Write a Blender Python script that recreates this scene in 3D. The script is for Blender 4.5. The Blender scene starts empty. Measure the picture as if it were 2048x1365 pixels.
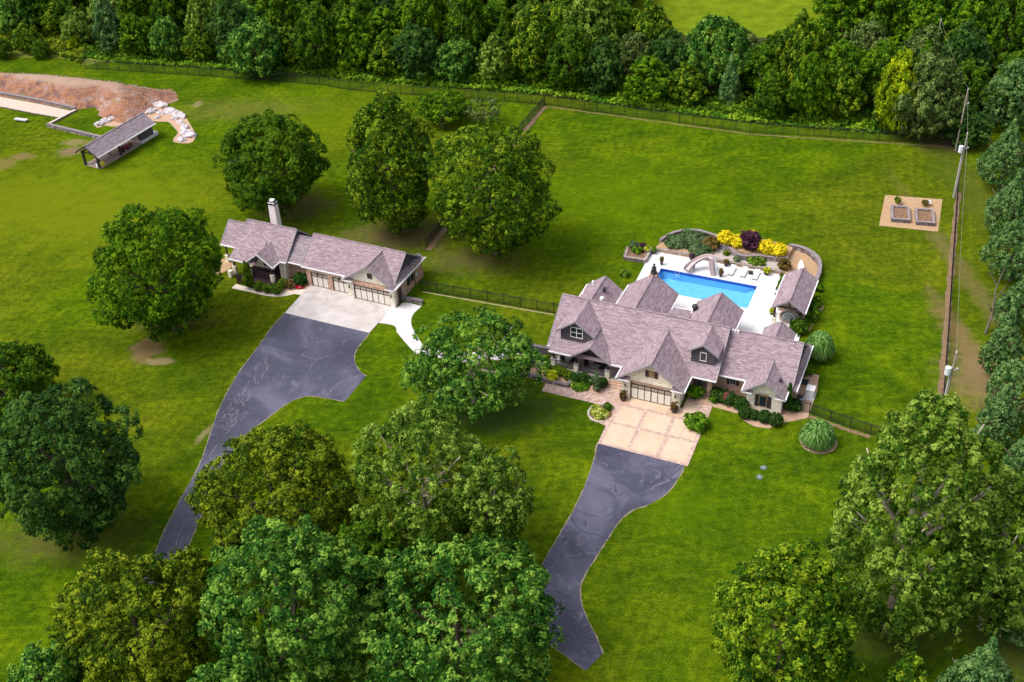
import bpy, math, random
import numpy as np
from mathutils import Vector, Matrix
R_ = math.radians
S = bpy.context.scene
COL = S.collection

# ---------------------------------------------------------------- camera, sky, sun, exposure
CAM_H, PITCH, ROLL, FPX = 90.0, 0.63227, -0.04643, 2363.2
cp, sp = math.cos(PITCH), math.sin(PITCH)
fwd = Vector((0, cp, -sp)); ri = Vector((1, 0, 0)); up = ri.cross(fwd)
cr, sr = math.cos(ROLL), math.sin(ROLL)
RI = ri * cr + up * sr
UP = ri * -sr + up * cr
cam_d = bpy.data.cameras.new('camera'); cam = bpy.data.objects.new('camera', cam_d); COL.objects.link(cam)
M = Matrix((RI, UP, -fwd)).transposed().to_4x4(); M.translation = (0, 0, CAM_H)
cam.matrix_world = M
cam_d.sensor_width = 36; cam_d.lens = 36 * FPX / 2048; cam_d.clip_end = 3000; cam_d.clip_start = 1
S.camera = cam
SUN_EL, SUN_AZ = R_(58), R_(-98)      # azimuth clockwise from +Y: light comes from the left, a little behind
world = bpy.data.worlds.new("World"); S.world = world; world.use_nodes = True
nt = world.node_tree; nt.nodes.clear()
sky = nt.nodes.new('ShaderNodeTexSky'); sky.sky_type = 'NISHITA'; sky.sun_disc = False
sky.sun_elevation = SUN_EL; sky.sun_rotation = SUN_AZ; sky.air_density = 1.2; sky.dust_density = 4.0; sky.ozone_density = 1.0
bg = nt.nodes.new('ShaderNodeBackground'); bg.inputs[1].default_value = 0.15
wo = nt.nodes.new('ShaderNodeOutputWorld'); bw = nt.nodes.new('ShaderNodeRGBToBW'); hs = nt.nodes.new('ShaderNodeMixRGB'); hs.inputs[0].default_value = .62; nt.links.new(sky.outputs[0], bw.inputs[0]); nt.links.new(sky.outputs[0], hs.inputs[1]); nt.links.new(bw.outputs[0], hs.inputs[2]); nt.links.new(hs.outputs[0], bg.inputs[0]); nt.links.new(bg.outputs[0], wo.inputs[0])
sl = bpy.data.lights.new('sun', 'SUN'); sl.energy = 1.05; sl.angle = R_(22); sl.color = (1, .955, .9)
so = bpy.data.objects.new('sun', sl); COL.objects.link(so)
sdir = Vector((math.sin(SUN_AZ) * math.cos(SUN_EL), math.cos(SUN_AZ) * math.cos(SUN_EL), math.sin(SUN_EL)))
so.rotation_euler = sdir.to_track_quat('Z', 'Y').to_euler(); so.location = (0, 0, 200)
S.view_settings.view_transform = 'Standard'; S.view_settings.look = 'None'; S.view_settings.gamma = 1
S.view_settings.exposure = 0.93; S.view_settings.use_curve_mapping = False
S.cycles.max_bounces = 6; S.cycles.diffuse_bounces = 3; S.cycles.transparent_max_bounces = 8
S.cycles.use_denoising = True

# ---------------------------------------------------------------- ground survey: photo position -> place on a level at height z
def at(px, py, z=0.0):
    x = (px - 1024) / FPX; y = -(py - 682.5) / FPX
    d = RI * x + UP * y + fwd
    t = (z - CAM_H) / d.z
    return Vector((d.x * t, d.y * t, z))
def pxm(p):                     # photo pixels per metre at a point
    return FPX / (Vector(p) - Vector((0, 0, CAM_H))).dot(fwd)

# ---------------------------------------------------------------- tagging and building helpers
def tag(o, label=None, cat=None, group=None, kind=None):
    if label: o['label'] = label
    if cat: o['category'] = cat
    if group: o['group'] = group
    if kind: o['kind'] = kind
    return o
def empty(name, loc, rz=0.0, label=None, cat=None, group=None):
    o = bpy.data.objects.new(name, None); COL.objects.link(o); o.location = loc; o.rotation_euler = (0, 0, rz)
    return tag(o, label, cat, group)
def link(name, me, parent=None, loc=(0, 0, 0), rz=0.0):
    o = bpy.data.objects.new(name, me); COL.objects.link(o); o.parent = parent; o.location = loc; o.rotation_euler = (0, 0, rz)
    return o
def bars(name, mat, parent, items):
    for it in items:
        a, b, w = it[:3]; MB().bar(a, b, w, it[3] if len(it) > 3 else None).build(name, mat, parent)
class MB:
    def __init__(s): s.v = []; s.f = []; s.sm = False
    def face(s, pts):
        b = len(s.v); s.v += [tuple(p) for p in pts]; s.f.append(tuple(range(b, b + len(pts)))); return s
    def hexa(s, p):              # 8 points: bottom 0-3 ccw, top 4-7
        b = len(s.v); s.v += [tuple(q) for q in p]
        for f in ((3, 2, 1, 0), (4, 5, 6, 7), (0, 1, 5, 4), (1, 2, 6, 5), (2, 3, 7, 6), (3, 0, 4, 7)): s.f.append(tuple(b + i for i in f))
        return s
    def box(s, x0, x1, y0, y1, z0, z1):
        return s.hexa([(x0, y0, z0), (x1, y0, z0), (x1, y1, z0), (x0, y1, z0), (x0, y0, z1), (x1, y0, z1), (x1, y1, z1), (x0, y1, z1)])
    def rbox(s, c, sx, sy, sz, rz=0, jit=0, rng=None):
        ca, sa = math.cos(rz), math.sin(rz); P = []
        for z in (-.5, .5):
            for x, y in ((-.5, -.5), (.5, -.5), (.5, .5), (-.5, .5)):
                X, Y, Z = x * sx, y * sy, z * sz
                if jit: X += rng.uniform(-jit, jit); Y += rng.uniform(-jit, jit); Z += rng.uniform(-jit, jit)
                P.append((c[0] + X * ca - Y * sa, c[1] + X * sa + Y * ca, c[2] + Z))
        return s.hexa(P)
    def bar(s, a, b, w=.1, h=None):
        a = Vector(a); b = Vector(b); h = h or w; d = (b - a).normalized()
        t = d.cross(Vector((0, 0, 1)));
        if t.length < 1e-3: t = Vector((1, 0, 0))
        t.normalize(); n = t.cross(d)
        q = [(-1, -1), (1, -1), (1, 1), (-1, 1)]
        return s.hexa([a + t * i * w / 2 + n * j * h / 2 for i, j in q] + [b + t * i * w / 2 + n * j * h / 2 for i, j in q])
    def prism(s, poly, z0, z1):
        n = len(poly); b = len(s.v)
        s.v += [(p[0], p[1], z0) for p in poly] + [(p[0], p[1], z1) for p in poly]
        s.f.append(tuple(b + n + i for i in range(n))); s.f.append(tuple(b + n - 1 - i for i in range(n)))
        for i in range(n): j = (i + 1) % n; s.f.append((b + i, b + j, b + n + j, b + n + i))
        return s
    def tube(s, pts, rad, n=8, cap=True):
        pts = [Vector(p) for p in pts]; rings = []
        for i, p in enumerate(pts):
            d = (pts[min(i + 1, len(pts) - 1)] - pts[max(i - 1, 0)]).normalized()
            t = d.cross(Vector((0, 0, 1)))
            if t.length < .05: t = Vector((1, 0, 0))
            t.normalize(); b = d.cross(t); r = rad[i] if hasattr(rad, '__len__') else rad
            k = len(s.v); rings.append(k)
            s.v += [tuple(p + (t * math.cos(a) + b * math.sin(a)) * r) for a in [2 * math.pi * j / n for j in range(n)]]
        for a, b in zip(rings, rings[1:]):
            for j in range(n): s.f.append((a + j, a + (j + 1) % n, b + (j + 1) % n, b + j))
        if cap: s.f.append(tuple(rings[0] + n - 1 - j for j in range(n))); s.f.append(tuple(rings[-1] + j for j in range(n)))
        return s
    def lathe(s, prof, c=(0, 0, 0), n=16):
        k0 = len(s.v)
        for r, z in prof: s.v += [(c[0] + r * math.cos(2 * math.pi * j / n), c[1] + r * math.sin(2 * math.pi * j / n), c[2] + z) for j in range(n)]
        for i in range(len(prof) - 1):
            for j in range(n): s.f.append((k0 + i * n + j, k0 + i * n + (j + 1) % n, k0 + (i + 1) * n + (j + 1) % n, k0 + (i + 1) * n + j))
        s.f.append(tuple(k0 + n - 1 - j for j in range(n))); s.f.append(tuple(k0 + (len(prof) - 1) * n + j for j in range(n)))
        return s
    def mesh(s, name, mat):
        me = bpy.data.meshes.new(name); me.from_pydata(s.v, [], s.f); me.validate()
        uv = me.uv_layers.new(name='UVMap')
        for p in me.polygons:
            n = p.normal; t = Vector((1, 0, 0)) if abs(n.z) > .999 else Vector((0, 0, 1)).cross(n).normalized(); b = n.cross(t)
            for li in p.loop_indices:
                c = me.vertices[me.loops[li].vertex_index].co; uv.data[li].uv = (c.dot(t), c.dot(b))
            p.use_smooth = s.sm
        me.materials.append(mat); return me
    def build(s, name, mat, parent=None, loc=(0, 0, 0), rz=0.0, smooth=False):
        s.sm = smooth
        return link(name, s.mesh(name, mat), parent, loc, rz)

# ---------------------------------------------------------------- materials
class N:
    def __init__(s, name, rough=.8, spec=.3):
        s.m = bpy.data.materials.new(name); s.m.use_nodes = True; s.t = s.m.node_tree
        s.b = s.t.nodes['Principled BSDF']; s.b.inputs['Roughness'].default_value = rough
        s.b.inputs['Specular IOR Level'].default_value = spec
    def n(s, typ, **k):
        o = s.t.nodes.new('ShaderNode' + typ)
        for a, v in k.items():
            if a.startswith('_'): o.inputs[int(a[1:])].default_value = v
            else: setattr(o, a, v)
        return o
    def l(s, a, b): s.t.links.new(a, b)
    def coord(s, kind='Object'):
        return s.n('TexCoord').outputs[kind]
    def noise(s, scale, detail=4, rough=.6, co=None, dist=0):
        o = s.n('TexNoise'); o.inputs['Scale'].default_value = scale; o.inputs['Detail'].default_value = detail
        o.inputs['Roughness'].default_value = rough; o.inputs['Distortion'].default_value = dist
        if co is not None: s.l(co, o.inputs['Vector'])
        return o.outputs['Fac']
    def ramp(s, fac, stops):
        o = s.n('ValToRGB'); e = o.color_ramp.elements
        while len(e) < len(stops): e.new(.5)
        for i, (p, c) in enumerate(stops): e[i].position = p; e[i].color = (*c, 1) if len(c) == 3 else c
        s.l(fac, o.inputs[0]); return o.outputs[0]
    def mix(s, f, a, b, mode='MIX'):
        o = s.n('MixRGB', blend_type=mode)
        for i, x in enumerate((f, a, b)):
            if isinstance(x, (int, float)): o.inputs[i].default_value = x
            elif isinstance(x, tuple): o.inputs[i].default_value = (*x, 1)
            else: s.l(x, o.inputs[i])
        return o.outputs[0]
    def math(s, op, a, b=0.0, c=0.0):
        o = s.n('Math', operation=op)
        for i, x in enumerate((a, b, c)):
            if isinstance(x, (int, float)): o.inputs[i].default_value = x
            else: s.l(x, o.inputs[i])
        return o.outputs[0]
    def sstep(s, v, lo, hi):
        o = s.n('MapRange', interpolation_type='SMOOTHSTEP'); s.l(v, o.inputs[0]); o.inputs[1].default_value = lo; o.inputs[2].default_value = hi
        return o.outputs[0]
    def col(s, c):
        if isinstance(c, tuple): s.b.inputs[0].default_value = (*c, 1)
        else: s.l(c, s.b.inputs[0])
        return s
    def bump(s, h, strength=.4, dist=.05):
        o = s.n('Bump'); o.inputs['Strength'].default_value = strength; o.inputs['Distance'].default_value = dist
        s.l(h, o.inputs['Height']); s.l(o.outputs[0], s.b.inputs['Normal']); return s
def flat(name, c, rough=.7, spec=.3, var=.18, scale=3.0, metal=0):
    m = N(name, rough, spec); f = m.noise(scale, 5, .65, m.coord())
    lo = tuple(x * (1 - var) for x in c); hi = tuple(min(1, x * (1 + var)) for x in c)
    m.col(m.ramp(f, [(.3, lo), (.7, hi)])); m.b.inputs['Metallic'].default_value = metal; return m.m
def shingles(name, tones):
    m = N(name, .92, .15); uv = m.coord('UV')
    b = m.n('TexBrick', offset=.37, offset_frequency=2); m.l(uv, b.inputs['Vector'])
    for i, v in ((4, 1.0), (5, .012), (7, -.0), (8, .62), (9, .19)): b.inputs[i].default_value = v
    b.inputs['Color1'].default_value = (0, 0, 0, 1); b.inputs['Color2'].default_value = (1, 1, 1, 1); b.inputs['Mortar'].default_value = (.1, .1, .1, 1)
    mp = m.n('Mapping'); mp.inputs['Scale'].default_value = (2.3, 3.4, 1); m.l(uv, mp.inputs[0])
    n1 = m.noise(2.4, 3, .85, mp.outputs[0], 1.0); n2 = m.noise(.12, 3, .5, uv)
    f = m.math('ADD', m.math('MULTIPLY', b.outputs[0], .22), m.math('MULTIPLY', n1, .9))
    c = m.ramp(f, [(.3, tones[0]), (.5, tones[1]), (.62, tones[2]), (.8, tones[3])])
    c = m.mix(.35, c, m.ramp(n2, [(.35, (.75, .75, .75)), (.65, (1, 1, 1))]), 'MULTIPLY')
    m.col(c).bump(f, .5, .03); return m.m
def stone(name, tones, mortar, sx=2.6, sy=4.6, co='UV', bs=.6):
    m = N(name, .9, .2); uv = m.coord(co); mp = m.n('Mapping'); mp.inputs['Scale'].default_value = (sx, sy, sx if co != 'UV' else 1); m.l(uv, mp.inputs[0])
    v = m.n('TexVoronoi', feature='F1'); v.inputs['Scale'].default_value = 1; m.l(mp.outputs[0], v.inputs['Vector'])
    e = m.n('TexVoronoi', feature='DISTANCE_TO_EDGE'); e.inputs['Scale'].default_value = 1; m.l(mp.outputs[0], e.inputs['Vector'])
    sep = m.n('SeparateColor'); m.l(v.outputs['Color'], sep.inputs[0])
    c = m.ramp(sep.outputs[0], [(0, tones[0]), (.35, tones[1]), (.7, tones[2]), (1, tones[3])])
    k = m.sstep(e.outputs[0], .02, .09)
    m.col(m.mix(k, mortar, c)).bump(k, bs, .04); return m.m
def brick(name, c1, c2, mortar, w=.42, h=.14):
    m = N(name, .9, .2); uv = m.coord('UV'); b = m.n('TexBrick'); m.l(uv, b.inputs['Vector'])
    for i, v in ((4, 1.0), (5, .012), (7, 0), (8, w), (9, h)): b.inputs[i].default_value = v
    b.inputs['Color1'].default_value = (*c1, 1); b.inputs['Color2'].default_value = (*c2, 1); b.inputs['Mortar'].default_value = (*mortar, 1)
    n = m.noise(2.2, 5, .7, uv)
    m.col(m.mix(.75, b.outputs[0], m.ramp(n, [(.3, (.5, .45, .45)), (.5, (1, 1, 1)), (.72, (1.5, 1.4, 1.3))]), 'MULTIPLY')); return m.m
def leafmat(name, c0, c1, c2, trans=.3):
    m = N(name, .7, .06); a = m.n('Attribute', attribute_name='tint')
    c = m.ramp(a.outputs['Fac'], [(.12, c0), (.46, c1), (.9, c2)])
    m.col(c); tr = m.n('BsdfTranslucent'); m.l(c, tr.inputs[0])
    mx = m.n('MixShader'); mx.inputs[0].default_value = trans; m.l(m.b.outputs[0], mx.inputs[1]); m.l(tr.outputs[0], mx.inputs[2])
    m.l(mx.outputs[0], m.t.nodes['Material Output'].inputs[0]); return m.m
ROOF = shingles('mauve_shingles', ((.13, .088, .102), (.262, .190, .215), (.345, .262, .288), (.46, .375, .40)))
ROOFG = shingles('grey_shingles', ((.12, .085, .10), (.23, .18, .20), (.31, .25, .28), (.42, .35, .38)))
WHITE = flat('white_trim', (.78, .76, .78), .5, .4, .04)
TRIM = flat('grey_trim', (.30, .27, .29), .6, .3, .1)
SIDING = N('dark_siding', .7, .3)
_w = SIDING.n('TexWave', wave_type='BANDS', bands_direction='Z'); _w.inputs['Scale'].default_value = 1.1; SIDING.l(SIDING.coord(), _w.inputs[0])
SIDING.col(SIDING.ramp(_w.outputs[1], [(0, (.045, .038, .05)), (.4, (.095, .08, .10))])).bump(_w.outputs[1], .4, .03); SIDING = SIDING.m
CREAM = stone('cream_stone', ((.64, .55, .43), (.82, .74, .61), (.88, .82, .71), (.74, .64, .51)), (.78, .71, .60))
TANST = stone('brown_stone', ((.30, .19, .13), (.44, .30, .21), (.36, .25, .19), (.56, .44, .34)), (.38, .29, .22), 2.2, 3.4)
DARKST = stone('grey_purple_stone', ((.14, .12, .13), (.27, .22, .24), (.22, .19, .21), (.50, .44, .44)), (.09, .075, .08), 1.7, 1.7, 'Object')
WALLST = stone('terrace_stone', ((.17, .13, .13), (.30, .24, .24), (.24, .20, .21), (.42, .37, .37)), (.13, .10, .10), 1.9, 1.9, 'Object')
RIMST = stone('warm_coping_stone', ((.28, .21, .19), (.36, .30, .27), (.31, .25, .22), (.44, .38, .34)), (.22, .17, .15), 1.5, 1.5, 'Object')
BRICK = brick('red_brown_brick', (.30, .165, .115), (.50, .31, .22), (.44, .34, .28))
BRICKTAN = brick('tan_brick', (.42, .25, .18), (.56, .37, .27), (.50, .38, .30))
PAVER = brick('pink_pavers', (.42, .29, .24), (.56, .41, .35), (.36, .26, .22), .45, .22)
DARKWD = flat('dark_wood', (.05, .035, .035), .6)
BLACK = flat('black_metal', (.02, .02, .022), .45, .4)
DECKRED = flat('dark_maroon_deck', (.035, .016, .020), .6)
PANELC = flat('cream_door_panel', (.78, .72, .64), .6, .3, .05)
GLASS = N('window_glass', .08, .6).col((.02, .03, .035)).m
TANW = flat('tan_porch_wall', (.52, .40, .31), .85)
GREYFL = flat('porch_floor', (.42, .38, .38), .8)
LTAN = flat('tan_shutter', (.30, .20, .10), .6)
GRAVEL = flat('pale_gravel', (.50, .41, .34), .95, .1, .25, 9)
SOIL = flat('brown_soil', (.20, .12, .075), .95, .1, .35, 4)
MULCH = flat('tan_mulch', (.40, .26, .15), .95, .1, .3, 3)
MULCHP = flat('pink_chip_mulch', (.44, .29, .20), .95, .1, .25, 4)
METALW = flat('pale_metal', (.66, .68, .72), .4, .5, .06, 2)
WOODPOLE = flat('weathered_pole', (.33, .27, .22), .85)
BARK = flat('brown_bark', (.13, .10, .075), .95, .1, .3, 2)
PALEBARK = flat('pale_bark', (.42, .36, .28), .9, .1, .35, 1.2)
RED = flat('red_plastic', (.62, .015, .03), .35, .5, .1)
YELLOW = flat('yellow_plastic', (.75, .62, .03), .4, .5, .1)

def concrete(name, a, b, c):
    m = N(name, .85, .2); co = m.coord(); n = m.noise(.35, 6, .65, co, 1.2); n2 = m.noise(6, 3, .6, co)
    m.col(m.mix(.2, m.ramp(n, [(.3, a), (.5, b), (.7, c)]), m.ramp(n2, [(.3, (.8, .8, .8)), (.7, (1.1, 1.1, 1.1))]), 'MULTIPLY')); return m.m
CONC = concrete('pinkish_concrete', (.38, .335, .32), (.49, .44, .425), (.58, .53, .52))
CONCW = concrete('pale_concrete', (.52, .48, .47), (.60, .56, .56), (.66, .63, .63))
DECKM = concrete('white_pool_deck', (.64, .60, .59), (.70, .68, .68), (.75, .73, .74))
TANPAN = concrete('tan_exposed_aggregate', (.52, .385, .275), (.57, .43, .315), (.63, .48, .36))
WALKC = concrete('tan_walk_concrete', (.60, .50, .42), (.68, .57, .48), (.72, .62, .53))
def asphalt():
    m = N('sealed_asphalt', .55, .5); co = m.coord()
    n = m.noise(.12, 6, .62, co, .8); n2 = m.noise(9, 3, .7, co); n3 = m.noise(.5, 7, .7, co, 2.5)
    c = m.ramp(n, [(.36, (.032, .031, .056)), (.5, (.052, .051, .085)), (.61, (.098, .095, .145))])
    c = m.mix(m.sstep(n3, .53, .70), c, (.125, .12, .165)); c = m.mix(.35, c, m.ramp(n2, [(.3, (.7, .7, .7)), (.7, (1.25, 1.25, 1.25))]), 'MULTIPLY')
    m.col(c).bump(n2, .25, .02); return m.m
ASPH = asphalt()

# ---------------------------------------------------------------- grass ground
def grass_mat():
    m = N('mown_grass', .95, .0); co = m.coord(); sx = m.n('SeparateXYZ'); m.l(co, sx.inputs[0])
    big = m.noise(.022, 3, .55, co, .6); mid = m.noise(.12, 5, .62, co, .8); fine = m.noise(1.1, 5, .72, co); fin2 = m.noise(5.5, 3, .7, co)
    cA = m.ramp(mid, [(.32, (.032, .072, .003)), (.45, (.049, .098, .003)), (.55, (.068, .121, .003)), (.70, (.112, .168, .004))])
    cB = m.ramp(mid, [(.32, (.050, .080, .004)), (.5, (.080, .108, .005)), (.70, (.124, .148, .007))])
    c = m.mix(m.sstep(big, .42, .62), cA, cB)
    # mowing stripes in the fenced yard
    mp = m.n('Mapping'); mp.inputs['Rotation'].default_value = (0, 0, R_(18)); m.l(co, mp.inputs[0])
    wv = m.n('TexWave', wave_type='BANDS', bands_direction='X'); wv.inputs['Scale'].default_value = .22; wv.inputs['Distortion'].default_value = 1.2
    wv.inputs['Detail'].default_value = 2; wv.inputs['Detail Scale'].default_value = 1.0; m.l(mp.outputs[0], wv.inputs[0])
    c = m.mix(m.math('MULTIPLY', wv.outputs[1], .24), c, (.038, .070, .003))
    # lush clover streaks and tufts
    mp2 = m.n('Mapping'); mp2.inputs['Scale'].default_value = (.5, 1.5, 1); m.l(co, mp2.inputs[0])
    tuft = m.noise(.55, 6, .75, mp2.outputs[0], 1.0)
    c = m.mix(m.math('MULTIPLY', m.sstep(tuft, .52, .62), .45), c, (.108, .158, .003))
    c = m.mix(m.math('MULTIPLY', m.sstep(tuft, .48, .36), .5), c, (.030, .060, .003))
    c = m.mix(.8, c, m.ramp(fine, [(.38, (.62, .68, .6)), (.5, (1, 1, 1)), (.62, (1.36, 1.26, 1.2))]), 'MULTIPLY')
    c = m.mix(.75, c, m.ramp(fin2, [(.38, (.52, .60, .55)), (.5, (1, 1, 1)), (.62, (1.46, 1.32, 1.1))]), 'MULTIPLY')
    dist = m.noise(.45, 5, .7, co)
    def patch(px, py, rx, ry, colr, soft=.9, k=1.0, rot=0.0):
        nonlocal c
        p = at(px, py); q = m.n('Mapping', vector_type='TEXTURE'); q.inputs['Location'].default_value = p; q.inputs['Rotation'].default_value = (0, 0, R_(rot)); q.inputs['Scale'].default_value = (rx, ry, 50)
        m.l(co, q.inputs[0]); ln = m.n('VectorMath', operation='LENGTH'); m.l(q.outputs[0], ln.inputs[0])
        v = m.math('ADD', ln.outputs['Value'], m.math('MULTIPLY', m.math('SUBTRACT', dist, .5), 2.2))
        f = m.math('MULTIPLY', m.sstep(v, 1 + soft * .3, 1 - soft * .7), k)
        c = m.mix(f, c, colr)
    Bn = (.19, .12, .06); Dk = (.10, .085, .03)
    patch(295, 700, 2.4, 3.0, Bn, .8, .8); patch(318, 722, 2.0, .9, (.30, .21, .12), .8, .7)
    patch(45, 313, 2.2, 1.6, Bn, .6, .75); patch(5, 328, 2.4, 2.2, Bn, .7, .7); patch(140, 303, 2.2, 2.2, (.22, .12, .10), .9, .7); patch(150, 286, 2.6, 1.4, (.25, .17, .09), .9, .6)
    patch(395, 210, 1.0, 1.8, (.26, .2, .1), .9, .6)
    patch(600, 412, 6, 5, Dk, 1.2, .85); patch(800, 470, 9, 5.0, (.12, .085, .04), 1.3, .85); patch(950, 520, 8, 4, Dk, 1.3, .7); patch(345, 640, 6, 3, (.11, .08, .03), 1.2, .7)  # tree shadow painted into the grass colour, mixed with worn brown soil
    patch(120, 1080, 9, 4, (.085, .085, .02), 1.3, .8); patch(960, 830, 9, 4, (.05, .075, .02), 1.3, .8)  # painted shadow below the large oak and the spreading tree
    patch(1000, 800, 9, 6, (.035, .075, .012), 1.4, .6)  # wider painted shade under the spreading tree
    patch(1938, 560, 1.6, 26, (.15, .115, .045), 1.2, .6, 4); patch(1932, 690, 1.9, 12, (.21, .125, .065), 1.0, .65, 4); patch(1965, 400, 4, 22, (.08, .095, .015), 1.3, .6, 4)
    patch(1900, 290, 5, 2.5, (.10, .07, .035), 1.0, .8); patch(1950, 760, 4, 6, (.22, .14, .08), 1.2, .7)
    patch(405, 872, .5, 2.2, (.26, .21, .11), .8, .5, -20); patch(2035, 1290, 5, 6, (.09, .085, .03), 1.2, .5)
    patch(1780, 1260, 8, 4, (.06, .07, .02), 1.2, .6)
    patch(640, 240, 12, 14, (.095, .148, .002), 1.4, .55); patch(250, 420, 16, 18, (.118, .152, .005), 1.4, .75); patch(1250, 400, 20, 14, (.085, .142, .002), 1.4, .5)
    patch(480, 220, 14, 5, (.15, .135, .03), 1.4, .45); patch(60, 400, 22, 16, (.122, .155, .005), 1.4, .75)
    patch(1350, 1020, 6, 5, (.075, .145, .002), 1.4, .4)
    m.col(c); h = m.math('ADD', m.math('MULTIPLY', fine, .6), m.math('MULTIPLY', fin2, .5)); m.bump(h, .55, .12); return m.m
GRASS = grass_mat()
DRYG = flat('dry_meadow', (.13, .16, .022), .95, .1, .4, 1.2)
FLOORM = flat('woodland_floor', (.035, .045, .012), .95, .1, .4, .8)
FIELD = flat('far_field', (.125, .175, .008), .95, .0, .3, .35)

# frames of the two houses
HM = R_(-24.37); OM = Vector((12.5754, 99.1392, 0)); HL = R_(-25.61); OL = Vector((-18.7746, 120.9223, 0))
OM = at(1262, 796.4); OL = at(714.6, 597.3)
def mw(u, v, z=0): return Vector((OM.x + u * math.cos(HM) - v * math.sin(HM), OM.y + u * math.sin(HM) + v * math.cos(HM), z))
def lw(u, v, z=0): return Vector((OL.x + u * math.cos(HL) - v * math.sin(HL), OL.y + u * math.sin(HL) + v * math.cos(HL), z))

PU0, PU1, PV0, PV1 = -5.0, 8.55, 23.0, 28.65      # pool outline in the main house's frame
g = MB(); h4 = [mw(PU0 - .15, PV0 - .15), mw(PU1 + .15, PV0 - .15), mw(PU1 + .15, PV1 + .15), mw(PU0 - .15, PV1 + .15)]
o4 = [Vector((-1500, -900, 0)), Vector((1500, -900, 0)), Vector((1500, 2000, 0)), Vector((-1500, 2000, 0))]
for i in range(4): j = (i + 1) % 4; g.face([o4[i], o4[j], h4[j], h4[i]])
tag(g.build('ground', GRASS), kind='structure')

def sheet(name, pts, z, mat, thick=.03, **k):
    pts = [Vector(p) for p in pts]
    a = sum(pts[i].x * pts[(i + 1) % len(pts)].y - pts[(i + 1) % len(pts)].x * pts[i].y for i in range(len(pts)))
    if a < 0: pts = pts[::-1]
    o = MB().prism(pts, z - thick, z).build(name, mat); tag(o, **k); return o
def smooth(pts, n=5, closed=False):
    P = [Vector(p) for p in pts]; out = []; m = len(P)
    for i in range(m if closed else m - 1):
        a, b, c, d = (P[(i - 1) % m], P[i], P[(i + 1) % m], P[(i + 2) % m]) if closed else (P[max(i - 1, 0)], P[i], P[i + 1], P[min(i + 2, m - 1)])
        for k in range(n):
            t = k / n; out.append(.5 * ((2 * b) + (c - a) * t + (2 * a - 5 * b + 4 * c - d) * t * t + (3 * b - a - 3 * c + d) * t ** 3))
    if not closed: out.append(P[-1])
    return out
A_ = lambda L, z=0: [at(x, y, z) for x, y in L]

# wood floor, far field, dry meadow
FRONT = [(-260, 70), (-100, 78), (0, 82), (110, 92), (165, 112), (210, 124), (640, 152), (700, 160), (1080, 190), (1500, 246), (1890, 278), (2000, 262), (2300, 262)]
fr = [p.copy() for p in A_(FRONT)]
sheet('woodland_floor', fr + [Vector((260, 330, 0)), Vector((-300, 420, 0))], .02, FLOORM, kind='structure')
sheet('meadow', A_([(-200, 118), (20, 116), (130, 118), (172, 132), (215, 122), (160, 60), (-100, 50), (-260, 60)]), .032, DRYG, kind='structure')
sheet('far_field', [Vector((14, 226, 0)), Vector((84, 212, 0)), Vector((120, 300, 0)), Vector((190, 600, 0)), Vector((-60, 620, 0)), Vector((5, 300, 0))], .05, FIELD, kind='structure')

# driveways
left_edge = smooth(A_([(571, 627.4), (547, 652), (520, 690), (497, 720), (475, 750), (455, 785), (440, 815), (427, 850), (414, 890), (400, 930), (380, 967), (355, 1012), (330, 1062), (308, 1112), (285, 1165)]), 3)
right_edge = smooth(A_([(335, 1180), (362, 1125), (382, 1080), (400, 1035), (412, 1000), (428, 962), (446, 930), (472, 892), (500, 862), (530, 840), (560, 817), (590, 799), (620, 792), (650, 796), (690, 803)]), 3)
r2 = smooth(A_([(732, 753), (715, 738), (708, 716), (715, 696), (738.7, 666.2)]), 3)
sheet('driveway', left_edge + right_edge + r2, .03, ASPH, kind='structure')
l2 = smooth(A_([(1196, 887.5), (1187, 925), (1165, 985), (1140, 1035), (1105, 1095), (1082, 1135), (1068, 1175), (1062, 1220), (1085, 1275), (1130, 1310), (1172, 1341)]), 3)
r3 = smooth(A_([(1205, 1308), (1192, 1275), (1170, 1230), (1160, 1195), (1163, 1162), (1185, 1125), (1210, 1085), (1237, 1045), (1262, 1022), (1300, 1008), (1335, 985), (1360, 950), (1369, 932)]), 3)
sheet('driveway', l2 + r3, .03, ASPH, kind='structure')
# pale cracks in the asphalt
CRK = flat('pale_crack_filler', (.17, .165, .20), .8, .2, .2)
CRKD = flat('dark_crack', (.03, .026, .04), .8, .2, .2)
def cracks(lines, mat, seed, w=.05):
    rng = random.Random(seed); mb = MB()
    for L in lines:
        P = smooth(A_(L, .036), 6)
        P = [p + Vector((rng.uniform(-.08, .08), rng.uniform(-.08, .08), 0)) for p in P]
        for a, b in zip(P, P[1:]):
            d = (b - a).normalized(); n = Vector((-d.y, d.x, 0)); ww = w * rng.uniform(.5, 1.6)
            mb.face([a - n * ww, b - n * ww, b + n * ww, a + n * ww])
    return mb.build('crack_markings', mat)
rc = random.Random(4)
L = [[(606, 711), (620, 716), (632, 720)], [(632, 720), (645, 716), (658, 711)], [(632, 720), (623, 729), (618, 742)], [(366, 1050), (358, 1070), (352, 1092)],
     [(434, 890), (426, 903), (418, 915)], [(619, 641), (617, 646)], [(637, 643), (633, 648)], [(650, 795), (675, 770), (700, 758), (728, 748)]]
for k in range(46):
    t = rc.random(); x = 548 - 100 * t + rc.uniform(-14, 14); y = 692 + 165 * t + rc.uniform(-8, 8)
    L.append([(x, y), (x - rc.uniform(1, 5), y + rc.uniform(3, 8)), (x - rc.uniform(0, 9), y + rc.uniform(6, 14))])
tag(cracks(L, CRK, 1, .04), kind='stuff')
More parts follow.
